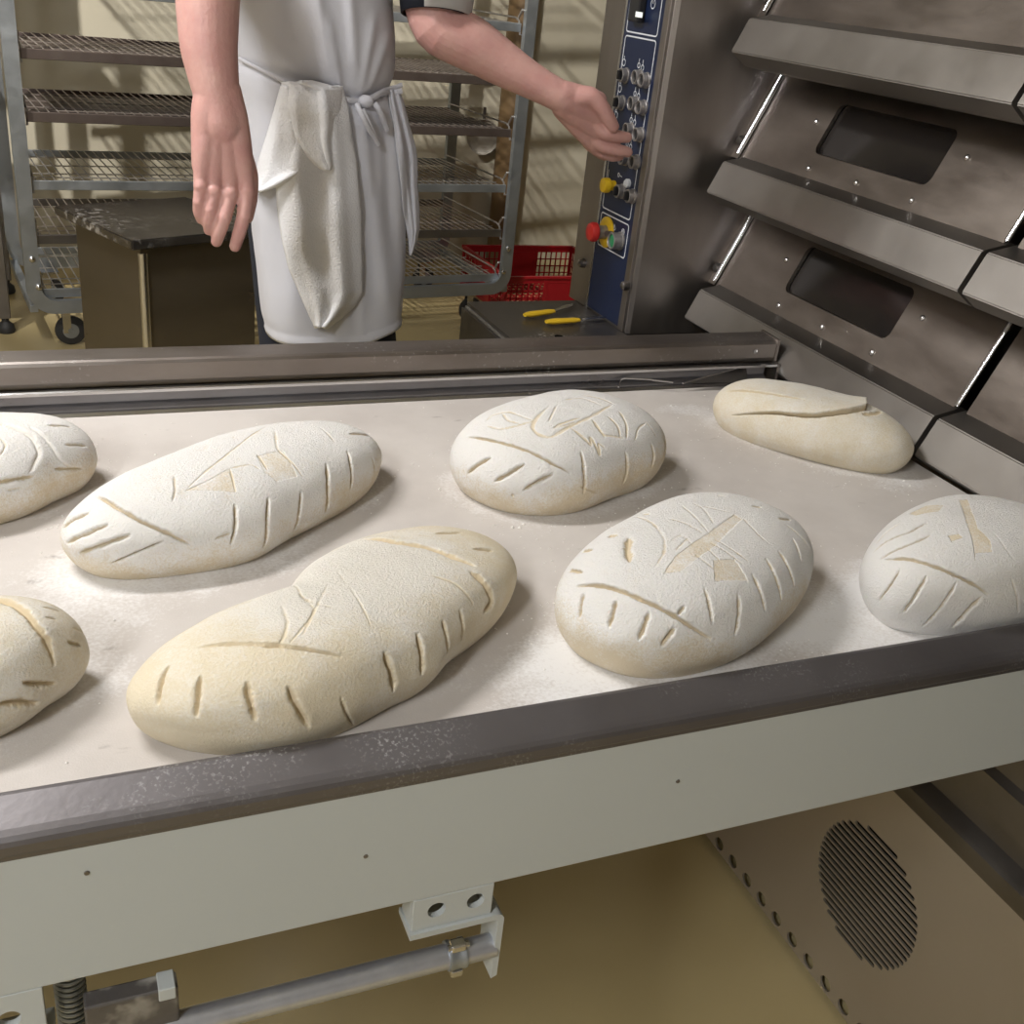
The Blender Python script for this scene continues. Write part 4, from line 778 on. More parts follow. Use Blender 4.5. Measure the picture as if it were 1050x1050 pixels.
# ------------------------------------------------------------ cooling rack
def make_rack(loc, rz, W, D, levels, top, lab):
    t = empty('cooling_rack', loc, rz); tag(t, lab, 'rack')
    lp = lambda n_, bm_, m_, sm=False, par=None: obj(n_, bm_, m_, par or t, sm)
    # front and rear frames: flat bars with rounded lower corners
    for y in (0, D):
        wv = .050; th = .026
        bm = BM(); r = .095; pr = []
        outer = [(-wv, top)] + [(-wv + r - r * math.cos(a), .150 + r - r * math.sin(a)) for a in [math.pi / 2 * k / 8 for k in range(9)]]
        outer += [(W + wv - r + r * math.sin(a), .150 + r - r * math.cos(a)) for a in [math.pi / 2 * k / 8 for k in range(9)]] + [(W + wv, top)]
        ri = .055
        inner = [(0, top)] + [(0 + ri - ri * math.cos(a), .200 + ri - ri * math.sin(a)) for a in [math.pi / 2 * k / 8 for k in range(9)]]
        inner += [(W - ri + ri * math.sin(a), .200 + ri - ri * math.cos(a)) for a in [math.pi / 2 * k / 8 for k in range(9)]] + [(W, top)]
        n_ = len(outer)
        def V4(p, yy): return bm.verts.new((p[0], yy, p[1]))
        A = [V4(p, y - th / 2) for p in outer]; B = [V4(p, y - th / 2) for p in inner]; C_ = [V4(p, y + th / 2) for p in outer]; D_ = [V4(p, y + th / 2) for p in inner]
        for k in range(n_ - 1):
            bm.faces.new((A[k], A[k + 1], B[k + 1], B[k])); bm.faces.new((C_[k + 1], C_[k], D_[k], D_[k + 1]))
            bm.faces.new((A[k + 1], A[k], C_[k], C_[k + 1])); bm.faces.new((B[k], B[k + 1], D_[k + 1], D_[k]))
        for k in (0, n_ - 1): bm.faces.new((A[k], B[k], D_[k], C_[k]))
        fr = lp('frame', bm, ZINC, True)
        if y == 0:
            for bxp, bz in ((-.022, .36), (-.008, .255), (W + .022, .36), (W + .008, .255)):
                b_ = BM(); lathe(b_, [(.012, 0), (.011, .005), (.006, .009), (0, .010)], (bxp, -th / 2, bz), (0, -1, 0), 14); sm_ = lp('bolt', b_, BRIGHT, True, fr)
    for x in (-.03, W + .03):
        for z in (.17, top - .03):
            b_ = BM(); box(b_, (x - .015, 0, z - .015), (x + .015, D, z + .015), .003); lp('side_rail', b_, ZINC)
    for k, z in enumerate(levels):
        mt = ((WIRE, ZINC), (WIRED, DARKST), (WIRE, ZINC), (WIRED, EDGED), (WIRED, EDGED), (WIRE, ZINC), (WIRE, ZINC))[k % 7]
        sh = empty('shelf', (0, 0, 0)); sh.parent = t
        b_ = BM()
        for i in range(int(W / .0325)):
            x = .02 + i * .0325
            if x < W - .01: tube(b_, [(x, .02, z + .002), (x, D - .02, z + .002)], .0026, 5, cap=False)
        for y in (.10, .17, D * .5, D - .15): tube(b_, [(.01, y, z - .002), (W - .01, y, z - .002)], .0026, 5, cap=False)
        lp('wire_grid', b_, mt[0], False, sh)
        if k in (3, 4):
            b_ = BM(); box(b_, (.01, .03, z - .012), (W - .01, D - .03, z - .009)); lp('dark_sheet', b_, EDGED, False, sh)  # solid dark sheet added under the wires, so the gaps look dark
        b_ = BM(); box(b_, (.006, .013, z - .030), (W - .006, .022, z + .004), .002); lp('front_edge', b_, mt[1], False, sh)
        b_ = BM(); box(b_, (.006, D - .022, z - .026), (W - .006, D - .014, z + .004), .002); lp('back_edge', b_, mt[1], False, sh)
        for x in (-.002, W + .002):
            b_ = BM(); s_ = 1 if x < W / 2 else -1
            tube(b_, [(x - .006 * s_, .02, z - .04), (x + .010 * s_, .015, z - .04), (x + .012 * s_, .03, z + .012), (x + .012 * s_, .06, z + .022), (x + .012 * s_, D - .03, z + .022)], .004, 8)
            tube(b_, [(x - .006 * s_, .02, z + .055), (x + .006 * s_, .02, z + .055), (x + .008 * s_, .05, z + .015)], .005, 8)
            lp('shelf_runner', b_, WIRE, True, sh)
    for x in (.10, W - .10):
        for y in (.06, D - .06):
            cs = BM(); box(cs, (x - .035, y - .03, .142), (x + .035, y + .03, .150)); box(cs, (x - .028, y - .006, .05), (x + .002, y - .002, .145), .001)
            box(cs, (x - .028, y + .024, .05), (x + .002, y + .028, .145), .001); c_ = lp('caster', cs, BRIGHT)
            wh = BM(); lathe(wh, [(.0, -.014), (.045, -.014), (.056, -.010), (.058, 0), (.056, .010), (.045, .014), (0, .014)], (x, y + .011, .058), (0, 1, 0), 26); lp('wheel', wh, RUBBER, True, c_)
            wh = BM(); lathe(wh, [(.03, -.0155), (.026, -.0165), (.012, -.0150), (.010, -.019), (0, -.019)], (x, y + .011, .058), (0, 1, 0), 20); lp('hub', wh, ZINC, True, c_)
    return t
LVZ = [.235, .437, .632, .866, 1.072, 1.285, 1.49, 1.70, 1.91]
make_rack((-.030, 4.30, 0), math.radians(6.2), 1.945, .66, LVZ, 2.08, 'wide wheeled steel rack with empty wire shelves behind the baker')
# dark rack at the far left edge
t = empty('storage_rack', (-.33, 4.55, 0)); tag(t, 'dark steel rack post with round foot at the left edge behind the cooling rack', 'rack')
for x, y in ((-.172, 4.55), (-.9, 4.55), (-.172, 5.1), (-.9, 5.1)):
    b_ = BM(); box(b_, (x - .022, y - .022, .06), (x + .022, y + .022, 1.8), .003); part('post', b_, DARKST, t)
    b_ = BM(); lathe(b_, [(0, 0), (.03, 0), (.034, .008), (.03, .03), (.014, .045), (.014, .065)], (x, y, 0), (0, 0, 1), 18); part('foot', b_, RUBBER, t, True)
for z in (.35, 1.0, 1.65):
    b_ = BM(); box(b_, (-.9, 4.56, z), (-.172, 5.1, z + .02), .002); part('shelf', b_, DARKST, t)

# ------------------------------------------------------------ steel bin
bn = empty('flour_bin', (.34, 3.5, 0)); tag(bn, 'square steel bin with overhanging flour-dusted lid standing in front of the rack', 'bin')
A, B, Cc = PZ(66, 210, .70), PZ(135, 247, .70), PZ(262, 235, .70)
e1 = (Cc - B).normalized(); e2 = Vector((-e1.y, e1.x, 0)); S1 = (Cc - B).length + .045; S2 = (A - B).dot(e2)
def Q(u, v, z): q = B + e1 * u + e2 * v; return Vector((q.x, q.y, z))
def prismq(bm_, uv, z0, z1):
    a_ = [bm_.verts.new(Q(u, v, z0)) for u, v in uv]; b2 = [bm_.verts.new(Q(u, v, z1)) for u, v in uv]; n_ = len(uv)
    bm_.faces.new(a_[::-1]); bm_.faces.new(b2)
    for k in range(n_): bm_.faces.new((a_[k], a_[(k + 1) % n_], b2[(k + 1) % n_], b2[k]))
BINST = mat('bin_steel', (.25, .22, .175), .34, .85, .6, 3, (.17, .15, .12), .05, 150, .08, stretch=(1, 1, 3))
b_ = BM(); prismq(b_, [(.055, .045), (S1 - .02, .045), (S1 - .02, S2 - .02), (.055, S2 - .02)], .0, .668); part('body', b_, BINST, bn)
b_ = BM(); cyl(b_, Q(.055, .045, 0), Q(.055, .045, .672), .014, 20); part('corner_tube', b_, BRIGHT, bn, True)
b_ = BM(); prismq(b_, [(0, 0), (S1, 0), (S1, S2), (0, S2)], .672, .700)
bmesh.ops.bevel(b_, geom=list(b_.edges), offset=.004, segments=2, affect='EDGES')
part('lid', b_, specks(mat('lid_steel', (.24, .22, .20), .25, .85, .6, 4, (.16, .15, .135), .05, 150, .08), (.7, .68, .66), 40, .56, 3, .50), bn, True)
b_ = BM(); prismq(b_, [(.04, .03), (S1 - .01, .03), (S1 - .01, S2 - .01), (.04, S2 - .01)], .652, .673); part('lid_skirt', b_, BINST, bn)

# ------------------------------------------------------------ red crates
def crate(x0, y0, z0, W, D, H, lab, rz=0):
    t = empty('bread_crate', (x0 + W / 2, y0 + D / 2, z0), rz); tag(t, lab, 'crate')
    def lp(n_, bm_): return obj(n_, bm_, CRATE, t)
    w2, d2, th = W / 2, D / 2, .006
    for nm, ax, s in (('front_wall', 0, -1), ('back_wall', 0, 1), ('side_wall', 1, -1), ('side_wall', 1, 1)):
        b_ = BM(); Lh = w2 if ax == 0 else d2; off = (d2 if ax == 0 else w2) * s
        def bx(u0, u1, za, zb, tk=th, bev=.0015):
            if ax == 0: box(b_, (u0, off - tk / 2, za), (u1, off + tk / 2, zb), bev)
            else: box(b_, (off - tk / 2, u0, za), (off + tk / 2, u1, zb), bev)
        bx(-Lh, Lh, 0, .02); bx(-Lh, Lh, H - .035, H - .02); bx(-Lh - .004, Lh + .004, H - .012, H, .018); bx(-Lh, Lh, H - .022, H - .010)
        nps = 3; seg_ = 2 * Lh / nps
        for k in range(nps + 1): u = -Lh + k * seg_; bx(max(-Lh, u - .010), min(Lh, u + .010), 0, H - .01, th + .003)
        bx(-seg_ / 2, seg_ / 2, .02, H - .035, th * .6)       # solid middle label panel
        for k in range(nps):
            if k == nps // 2: continue
            u0 = -Lh + k * seg_
            for j in range(1, 7): bx(u0 + j * seg_ / 7 - .0035, u0 + j * seg_ / 7 + .0035, .02, H - .034, th * .7, 0)
            for j in range(1, 4): bx(u0, u0 + seg_, .02 + j * (H - .055) / 4 - .003, .02 + j * (H - .055) / 4 + .003, th * .7, 0)
        lp(nm, b_)
    b_ = BM()
    for k in range(14): y = -d2 + .012 + k * (D - .024) / 13; box(b_, (-w2, y - .004, 0), (w2, y + .004, .005))
    for k in range(20): x = -w2 + .012 + k * (W - .024) / 19; box(b_, (x - .004, -d2, 0), (x + .004, d2, .005))
    lp('base_grid', b_)
    return t
crate(1.985, 4.62, .0, .62, .60, .20, 'open red plastic bread crate on the floor behind the rack')

# ------------------------------------------------------------ things on the back wall
b_ = BM(); a = PY(529, 100, 5.6); cyl(b_, (a.x, 5.62, .0), (a.x, 5.62, 2.8), .075, 24); o = obj('wall_pipe', b_, BROWNP, None, True); tag(o, 'thick brown vertical pipe on the wall behind the rack', 'pipe')
for px, py, r, lab in ((505, 70, .060, 'round pale metal pan hanging on the wall, higher of the two by the brown pipe'), (502, 142, .088, 'round pale metal pan hanging on the wall, lower and larger by the brown pipe')):
    c = PY(px, py, 5.6); t = empty('round_pan', (c.x - .02, 5.66, c.z)); tag(t, lab, 'pan')
    b_ = BM(); lathe(b_, [(r * .9, 0), (r, .035), (r * 1.05, .037), (r * .95, .02), (r * .5, .012), (0, .010)], (0, .02, 0), (0, -1, 0), 30); obj('dish', b_, PALE, t, True)
    b_ = BM(); box(b_, (-.008, -.01, r * .9), (.008, -.002, r * 1.7), .002); obj('handle', b_, DARKST, t)

# ------------------------------------------------------------ person
pe = empty('person', (.50, 2.10, 0)); tag(pe, 'person in white apron standing behind the loader, one hand at the oven controls', 'person')
def capsules(name, chains, m_, vox, smooth_it=3, parent=pe, blobs=()):
    bm_ = BM()
    for ch in chains:
        pts = [Vector(c[0]) for c in ch]; rs_ = [c[1] for c in ch]
        # fine resample with catmull-like smoothing
        P_, R_ = [], []
        for k in range(len(pts) - 1):
            for j in range(5):
                u = j / 5; P_.append(pts[k].lerp(pts[k + 1], u)); R_.append(rs_[k] + (rs_[k + 1] - rs_[k]) * u)
        P_.append(pts[-1]); R_.append(rs_[-1])
        for _ in range(2):
            P_ = [P_[0]] + [(P_[i - 1] + P_[i] * 2 + P_[i + 1]) / 4 for i in range(1, len(P_) - 1)] + [P_[-1]]
            R_ = [R_[0]] + [(R_[i - 1] + R_[i] * 2 + R_[i + 1]) / 4 for i in range(1, len(R_) - 1)] + [R_[-1]]
        tube(bm_, P_, R_, 26)
        sphere(bm_, P_[0], R_[0] * .985, seg=24); sphere(bm_, P_[-1], R_[-1] * .99, seg=24)
    for c, r, sc_, M_ in blobs: sphere(bm_, c, r, sc_, 20, M_)
    bmesh.ops.transform(bm_, matrix=Matrix.Translation(-Vector(parent.location)), verts=bm_.verts)
    o_ = obj(name, bm_, m_, None)
    md = o_.modifiers.new('r', 'REMESH'); md.mode = 'VOXEL'; md.voxel_size = vox; md.use_smooth_shade = True
    md = o_.modifiers.new('s', 'SMOOTH'); md.iterations = smooth_it; md.factor = .5
    bake_mods(o_); o_.data.materials.clear(); o_.data.materials.append(m_)
    o_.data.polygons.foreach_set('use_smooth', [True] * len(o_.data.polygons)); o_.parent = parent
    return o_
def at(px, py, y, dy=0): return tuple(PY(px, py, y + dy))
YL = 1.655      # plane of the hanging hand
ch = []
# hanging arm: shoulder, elbow, forearm, wrist
sh1 = (.245, 2.12, 1.66); sh2 = (.66, 2.16, 1.66)
ch.append([(sh1, .068), ((.225, 2.0, 1.60), .060), (at(213, -60, 1.76), .050), (at(213, -25, 1.72), .0465), (at(213, 10, 1.70), .0435), (at(214, 50, 1.685), .040), (at(220, 85, 1.672), .0345), (at(224, 108, 1.665), .031), (at(227, 128, 1.660), .031)])
ch.append([(at(221, 95, 1.668), .030), (at(215, 120, 1.664), .027), (at(211, 140, 1.66), .021), (at(208, 170, 1.655), .016)])
ch.append([(at(226, 95, 1.668), .030), (at(236, 122, 1.664), .026), (at(243, 145, 1.66), .021), (at(248, 172, 1.655), .0175)])
# palm: metacarpals
kn = {'p': (206, 190), 'r': (219.5, 196), 'm': (236, 198), 'i': (252.5, 195)}
for k_, wx, wr in (('p', 214, .0108), ('r', 220, .0112), ('m', 228, .0120), ('i', 236, .0120)):
    u, v = kn[k_]; ch.append([(at(wx, 120, 1.664), .022), (at((wx + u) / 2, 155, 1.655), .0195), (at(u, v - 8, 1.648), wr * .98), (at(u, v, 1.645), wr * .98)])
ch.append([(at(210, 165, 1.662), .015), (at(228, 170, 1.660), .017), (at(246, 168, 1.662), .0165)])
# fingers, curled a little
ch.append([(at(206, 191, 1.645), .0098), (at(204.0, 206, 1.642), .0088), (at(203.5, 217, 1.646), .0085), (at(206, 225, 1.652), .0072)])
ch.append([(at(219.5, 196, 1.643), .0104), (at(216.5, 214, 1.636), .0096), (at(213.5, 227, 1.640), .0090), (at(214, 236, 1.648), .0078)])
ch.append([(at(236, 198, 1.642), .0112), (at(230.5, 222, 1.632), .0104), (at(225, 238, 1.634), .0098), (at(222, 247.5, 1.641), .0086)])
ch.append([(at(253, 195, 1.643), .0112), (at(250.5, 220, 1.634), .0106), (at(245, 240, 1.634), .0098), (at(241, 252.5, 1.640), .0086)])
# thumb behind the index finger
ch.append([(at(243, 150, 1.672), .0190), (at(254, 180, 1.690), .0165), (at(255, 203, 1.694), .0140), (at(252, 222, 1.688), .0118)])
# reaching arm
ch.append([(sh2, .068), ((.665, 2.06, 1.56), .060), ((.650, 1.985, 1.445), .052), (at(448, 28, 1.955), .047), (at(482, 44, 1.94), .0465), (at(510, 62, 1.925), .0400), (at(538, 79, 1.905), .0325), (at(560, 91, 1.89), .0285), (at(575, 99, 1.88), .0275)])
YH = 1.865
for (x0, y0, x1, y1, r0, r1, d0, d1) in ((576, 97, 612, 104, .025, .019, 1.878, 1.868), (578, 102, 612, 120, .026, .018, 1.878, 1.872), (578, 107, 612, 136, .024, .0165, 1.882, 1.878), (577, 111, 609, 148, .020, .0150, 1.890, 1.888)):
    ch.append([(at(x0, y0, d0), r0), (at((x0 + x1) / 2, (y0 + y1) / 2, (d0 + d1) / 2), (r0 + r1) / 2 + .001), (at(x1, y1, d1), r1)])
# thumb
ch.append([(at(590, 100, 1.870), .021), (at(606, 99, 1.858), .0185), (at(617, 110, 1.850), .0145), (at(624, 121, 1.848), .0130), (at(629, 130, 1.848), .0108)])
# index, middle, ring, little
ch.append([(at(610, 128, 1.872), .0150), (at(620, 137, 1.862), .0130), (at(634, 140, 1.858), .0115), (at(643, 141, 1.858), .0098)])
ch.append([(at(609, 143, 1.882), .0140), (at(620, 151, 1.870), .0122), (at(635, 154.5, 1.864), .0115), (at(643.5, 156, 1.863), .0098)])
ch.append([(at(606, 148, 1.893), .0135), (at(617, 156, 1.888), .0118), (at(628, 160, 1.884), .0108), (at(635, 160, 1.882), .0094)])
ch.append([(at(603, 146, 1.902), .0120), (at(612, 155, 1.905), .0105), (at(620, 160, 1.906), .0092), (at(625, 159, 1.905), .0082)])
# trunk, neck, head
tc_ = Vector((.455, 2.13, 0))
ch.append([((.50, 2.12, 1.0), .085), ((.48, 2.12, 1.15), .090), ((.455, 2.13, 1.35), .108), ((.455, 2.14, 1.52), .115)])
ch.append([(sh1, .07), ((.455, 2.14, 1.66), .085), (sh2, .07)])
ch.append([((.455, 2.14, 1.62), .065), ((.460, 2.13, 1.78), .058)])
ch.append([((.455, 2.11, .97), .080), ((.478, 2.12, .55), .058), ((.470, 2.15, .12), .042)])
ch.append([((.540, 2.13, .97), .080), ((.620, 2.14, .55), .058), ((.635, 2.18, .12), .042)])
fwd = Vector((.35, -.93, 0)).normalized(); sd = Vector((-fwd.y, fwd.x, 0))
blk_ = [(at(206, 191, 1.643), .0110), (at(219.5, 196, 1.641), .0116), (at(236, 198, 1.640), .0124), (at(253, 196, 1.642), .0122), (at(204, 207, 1.6415), .0092), (at(216.3, 215, 1.636), .0100), (at(230.2, 223, 1.632), .0108), (at(250, 222, 1.634), .0110)]
hc = Vector((.462, 2.11, 1.885)); Hm = Matrix.Rotation(math.atan2(fwd.y, fwd.x) + math.pi / 2, 4, 'Z')
bl = [(hc, .1, (.76, .96, 1.16), Hm), (hc + fwd * .03 - Vector((0, 0, .055)), .07, (.85, .9, .9), Hm),
      (hc + fwd * .096 - Vector((0, 0, .012)), .016, (.8, 1.1, 1.6), Hm), (hc + fwd * .105 - Vector((0, 0, .028)), .014, (1.1, 1, .8), Hm),
      (hc + fwd * .088 - Vector((0, 0, .060)), .016, (1.5, .7, .45), Hm), (hc + sd * .078 - Vector((0, 0, .01)), .026, (.35, .7, 1.1), Hm), (hc - sd * .078 - Vector((0, 0, .01)), .026, (.35, .7, 1.1), Hm)]
bl += [(Vector(c), r, (1, 1, 1), None) for c, r in blk_]
body = capsules('body', ch, SKIN, .0021, 3, pe, bl)
b_ = BM(); sphere(b_, hc - fwd * .014 + Vector((0, 0, .022)), .104, (.80, .98, 1.10), 24, Hm)
bmesh.ops.delete(b_, geom=[v for v in b_.verts if (v.co - hc).dot(fwd) > .055 and v.co.z < hc.z + .065 or v.co.z < hc.z - .06], context='VERTS')
hr = part('hair', b_, HAIR, pe, True); sm_ = hr.modifiers.new('s', 'SOLIDIFY'); sm_.thickness = .006
for s_ in (-1, 1):
    b_ = BM(); sphere(b_, hc + fwd * .084 + sd * .031 * s_ + Vector((0, 0, .012)), .0125, (1, 1, .8), 14, Hm); part('eye', b_, WHITEP, pe, True)
    b_ = BM(); sphere(b_, hc + fwd * .0935 + sd * .031 * s_ + Vector((0, 0, .012)), .005, (1, 1, 1), 10, Hm); part('iris', b_, HAIR, pe, True)
# trousers, shirt, shoes
capsules('trousers', [[((.455, 2.10, 1.00), .098), ((.478, 2.11, .55), .078), ((.470, 2.15, .10), .066)], [((.535, 2.12, 1.00), .098), ((.620, 2.13, .55), .078), ((.635, 2.18, .10), .066)], [((.44, 2.11, 1.06), .11), ((.52, 2.12, 1.06), .11)]], NAVY, .008, 3)
for x, y in ((.46, 2.12), (.64, 2.15)):
    b_ = BM(); sphere(b_, (x + .02, y - .05, .045), .05, (.95, 2.4, .9), 18)
    for v in b_.verts: v.co.z = max(v.co.z, .002)
    part('shoe', b_, BLACK, pe, True)
# shirt body and sleeves
capsules('shirt', [[((.485, 2.12, 1.10), .105), ((.458, 2.13, 1.35), .122), ((.455, 2.14, 1.55), .135)], [(sh1, .082), ((.455, 2.14, 1.65), .095), (sh2, .082)],
    [(sh1, .082), ((.222, 2.02, 1.60), .078), ((.212, 1.93, 1.555), .072)], [(sh2, .082), ((.667, 2.06, 1.56), .074), ((.658, 2.02, 1.50), .066)]], NAVY, .007, 3)
b2 = Vector((.657, 1.962, at(446, 17, 1.905)[2])); a = b2 + Vector((.006, .030, .125))
cf = BM(); tube(cf, [a, a.lerp(b2, .5), b2], [.074, .066, .0585], 32, cap=False); c_ = part('sleeve', cf, NAVY, pe, True); c_.modifiers.new('s', 'SOLIDIFY').thickness = .004
cf = BM(); tube(cf, [a, a.lerp(b2, .5), b2], [.082, .073, .0645], 32, cap=False)
mid_ = (a + b2) / 2; rt_ = Vector((CR[0][0], CR[1][0], CR[2][0]))
bmesh.ops.delete(cf, geom=[f for f in cf.faces if (f.calc_center_median() - b2).dot(rt_) < -.008], context='FACES')
c_ = part('sleeve_cuff', cf, SHIRT, pe, True); c_.modifiers.new('s', 'SOLIDIFY').thickness = .004; c_['label'] = 'pale half of the short sleeve'

# apron: lofted shell with pleats
YA = 2.0
rows_ = [(-150, 255, 405), (-60, 248, 410), (0, 243, 412), (35, 242.5, 414), (65, 244, 414), (85, 247, 411), (100, 249, 410), (120, 250, 418), (150, 252, 424), (190, 256, 425), (230, 259, 424), (265, 263, 423), (300, 268, 421), (330, 273, 419.5), (350, 278, 418)]
nth = 220; nz = 170
ry = np.array([r[0] for r in rows_]); rl = np.array([r[1] for r in rows_]); rr_ = np.array([r[2] for r in rows_])
PV = []; hemcol = []
for i in range(nz):
    v = -150 + 500 * i / (nz - 1); xl = np.interp(v, ry, rl); xr = np.interp(v, ry, rr_)
    # lower hem runs slightly up to the right: shift rows with side
    pl, pr = PY(xl, v, YA), PY(xr, v, YA); cx = (pl.x + pr.x) / 2; hw = (pr.x - pl.x) / 2; z = (pl.z + pr.z) / 2
    dep = .125 if v < 60 else .125 - .02 * min(1, (v - 60) / 200)
    for j in range(nth):
        a = 2 * math.pi * j / nth
        ca, sa = math.cos(a), math.sin(a)
        se = lambda t, e: math.copysign(abs(t) ** e, t)
        ex = .85 - .2 * min(1, max(0, (v - 100) / 200)); x = cx + hw * (.985 - .025 * min(1, max(0, (v - 100) / 200))) * se(ca, ex); y = YA + .07 + dep * se(sa, ex)
        PV.append((x, y, z, ca, sa, v))
PV = np.array(PV); pos = PV[:, :3].copy(); ca, sa, vv = PV[:, 3], PV[:, 4], PV[:, 5]
front = np.clip(-sa, 0, 1)
# pleats given by picture lines (px top, px bottom) mapped on the front surface
uu = np.array([525 + FPX * (Vector(q) - CAM).dot(Vector((CR[0][0], CR[1][0], CR[2][0]))) / (Vector(q) - CAM).dot(Vector((CR[0][2], CR[1][2], CR[2][2]))) for q in pos])
vpx = np.array([525 + FPX * (Vector(q) - CAM).dot(Vector((CR[0][1], CR[1][1], CR[2][1]))) / (Vector(q) - CAM).dot(Vector((CR[0][2], CR[1][2], CR[2][2]))) for q in pos])
dsp = np.zeros(len(pos))
for (x0, y0, x1, y1, wd, am) in ((318, -40, 342, 98, 6, .009), (335, 10, 350, 98, 3.5, .008), (355, -60, 366, 100, 6, .007), (384, 10, 370, 100, 5, .008), (400, 30, 376, 100, 5, .007), (372, 104, 380, 200, 6, .008), (380, 180, 400, 330, 9, .008), (366, 110, 371, 345, 7, .006), (408, 90, 415, 330, 6, .006), (300, -60, 300, 60, 14, -.008), (290, 110, 300, 350, 12, .006), (345, 240, 352, 350, 8, .006), (395, 110, 402, 250, 6, -.006), (252, 60, 262, 330, 6, -.006)):
    t_ = (vpx - y0) / (y1 - y0); cxl = x0 + (x1 - x0) * t_; en = np.clip(np.minimum(t_, 1 - t_) * 4 + .15, 0, 1) * ((t_ > -.02) & (t_ < 1.05))
    dsp += am * np.exp(-((uu - cxl) / wd) ** 2) * en
wl = 65 + (uu - 245) / (372 - 245) * 38; wl = np.where(uu > 372, 103 - (uu - 372) / 40 * 18, wl)
dsp -= .010 * np.exp(-((vpx - wl) / 6) ** 2)
dsp += .006 * np.exp(-((vpx - wl - 22) / 14) ** 2)
dsp += lowf(pos, 77, 30.) * .012
pos[:, 0] += ca * dsp * .5 * (1 - front); pos[:, 1] += sa * dsp
dsp2 = np.where(vv > 341, .0022, 0) - .002 * np.exp(-((vv - 341) / 1.5) ** 2)
pos[:, 0] += ca * dsp2; pos[:, 1] += sa * dsp2
pos[:, 2] += np.where(front > 0, np.clip((vv - 290) / 60, 0, 1) * np.clip((uu - 370) / 48, 0, 1) * .032, 0)
ii = np.arange(nz * nth).reshape(nz, nth); jj = np.roll(ii, -1, 1); F = np.stack([ii[:-1], ii[1:], jj[1:], jj[:-1]], -1).reshape(-1, 4)
posl = pos - np.array(pe.location)
me = bpy.data.meshes.new('apron'); me.from_pydata(posl.tolist(), [], F.tolist()); me.polygons.foreach_set('use_smooth', [True] * len(F))
apron = link('apron', me, APRON, pe); sm_ = apron.modifiers.new('s', 'SOLIDIFY'); sm_.thickness = .0025; sm_.offset = -1
abv = BVHTree.FromPolygons([tuple(q) for q in pos], [tuple(int(t) for t in f) for f in F])
def onap(px, py, off):
    d = ray(px, py).normalized(); h = abv.ray_cast(CAM, d)
    if h[0] is None:
        q = PY(px, py, YA + .02); h = abv.find_nearest(q); return Vector((q.x, q.y - off, q.z))
    return h[0] - d * off
def cloth(name, rows, off, m_, parent, root, nu=40, nv=60, thick=.003, wav=.002, seed=3, rag=0, folds=()):
    """cloth sheet hanging on the apron; rows = (y, x left, x right) as seen; off = stand-off in metres"""
    yy = [r[0] for r in rows]; g = []
    rs_ = np.random.RandomState(seed); ph_ = rs_.uniform(0, 6, 6)
    base = []
    for i in range(nv + 1):
        v = yy[0] + (yy[-1] - yy[0]) * i / nv; xl = np.interp(v, yy, [r[1] for r in rows]); xr = np.interp(v, yy, [r[2] for r in rows])
        rowp = []
        for j in range(nu + 1):
            u = j / nu; px = xl + (xr - xl) * u; edge = min(u, 1 - u) * 2
            k = off * (.35 + .65 * min(1, edge * 2.2) ** .6)
            p_ = onap(px, v, .0)
            e = k + wav * math.sin(u * 9 + ph_[0] + v * .02) + wav * .6 * math.sin(v * .09 + ph_[1] + u * 4)
            for (f0, f1, fw, fa) in folds: e += fa * math.exp(-((u - (f0 + (f1 - f0) * i / nv)) / fw) ** 2)
            rowp.append((p_, max(e, .004)))
        base.append(rowp)
    # smooth the underlying depth so the sheet does not copy every pleat
    G = np.array([[tuple(q[0]) for q in r] for r in base]); E = np.array([[q[1] for q in r] for r in base])
    ym = G[:, :, 1].copy()
    for _ in range(12):
        pad = np.pad(ym, 1, mode='edge'); ym = np.minimum((pad[:-2, 1:-1] + pad[2:, 1:-1] + pad[1:-1, :-2] + pad[1:-1, 2:]) / 4, ym)
    cam_ = np.array(CAM); vs_ = []
    for i in range(nv + 1):
        for j in range(nu + 1):
            p_ = G[i, j]; d_ = p_ - cam_; tgt = (ym[i, j] - E[i, j]) / p_[1]; vs_.append(tuple(cam_ + d_ * tgt))
    fs_ = [(i * (nu + 1) + j, (i + 1) * (nu + 1) + j, (i + 1) * (nu + 1) + j + 1, i * (nu + 1) + j + 1) for i in range(nv) for j in range(nu)]
    b_ = BM(); vv_ = [b_.verts.new(v) for v in vs_]
    for f in fs_:
        b_.faces.new([vv_[k] for k in f])
    bmesh.ops.transform(b_, matrix=Matrix.Translation(-Vector(root.location)), verts=b_.verts)
    me_ = bpy.data.meshes.new(name); b_.to_mesh(me_); b_.free(); o_ = link(name, me_, m_, parent); me_.polygons.foreach_set('use_smooth', [True] * len(me_.polygons))
    s_ = o_.modifiers.new('s', 'SOLIDIFY'); s_.thickness = thick; s_.offset = 0
    return o_
# side wrap of the apron hanging at the right
cloth('apron_wrap', [(92, 398, 409), (105, 399, 414), (130, 404, 420), (150, 406, 426), (165, 408, 428), (190, 411, 428), (215, 413, 430), (235, 417, 430), (248, 419, 427), (262, 420, 422)], .012, APRON, pe, pe, 20, 60, .002, .0015, 5, folds=((.3, .5, .12, .008), (.8, .7, .1, .006)))
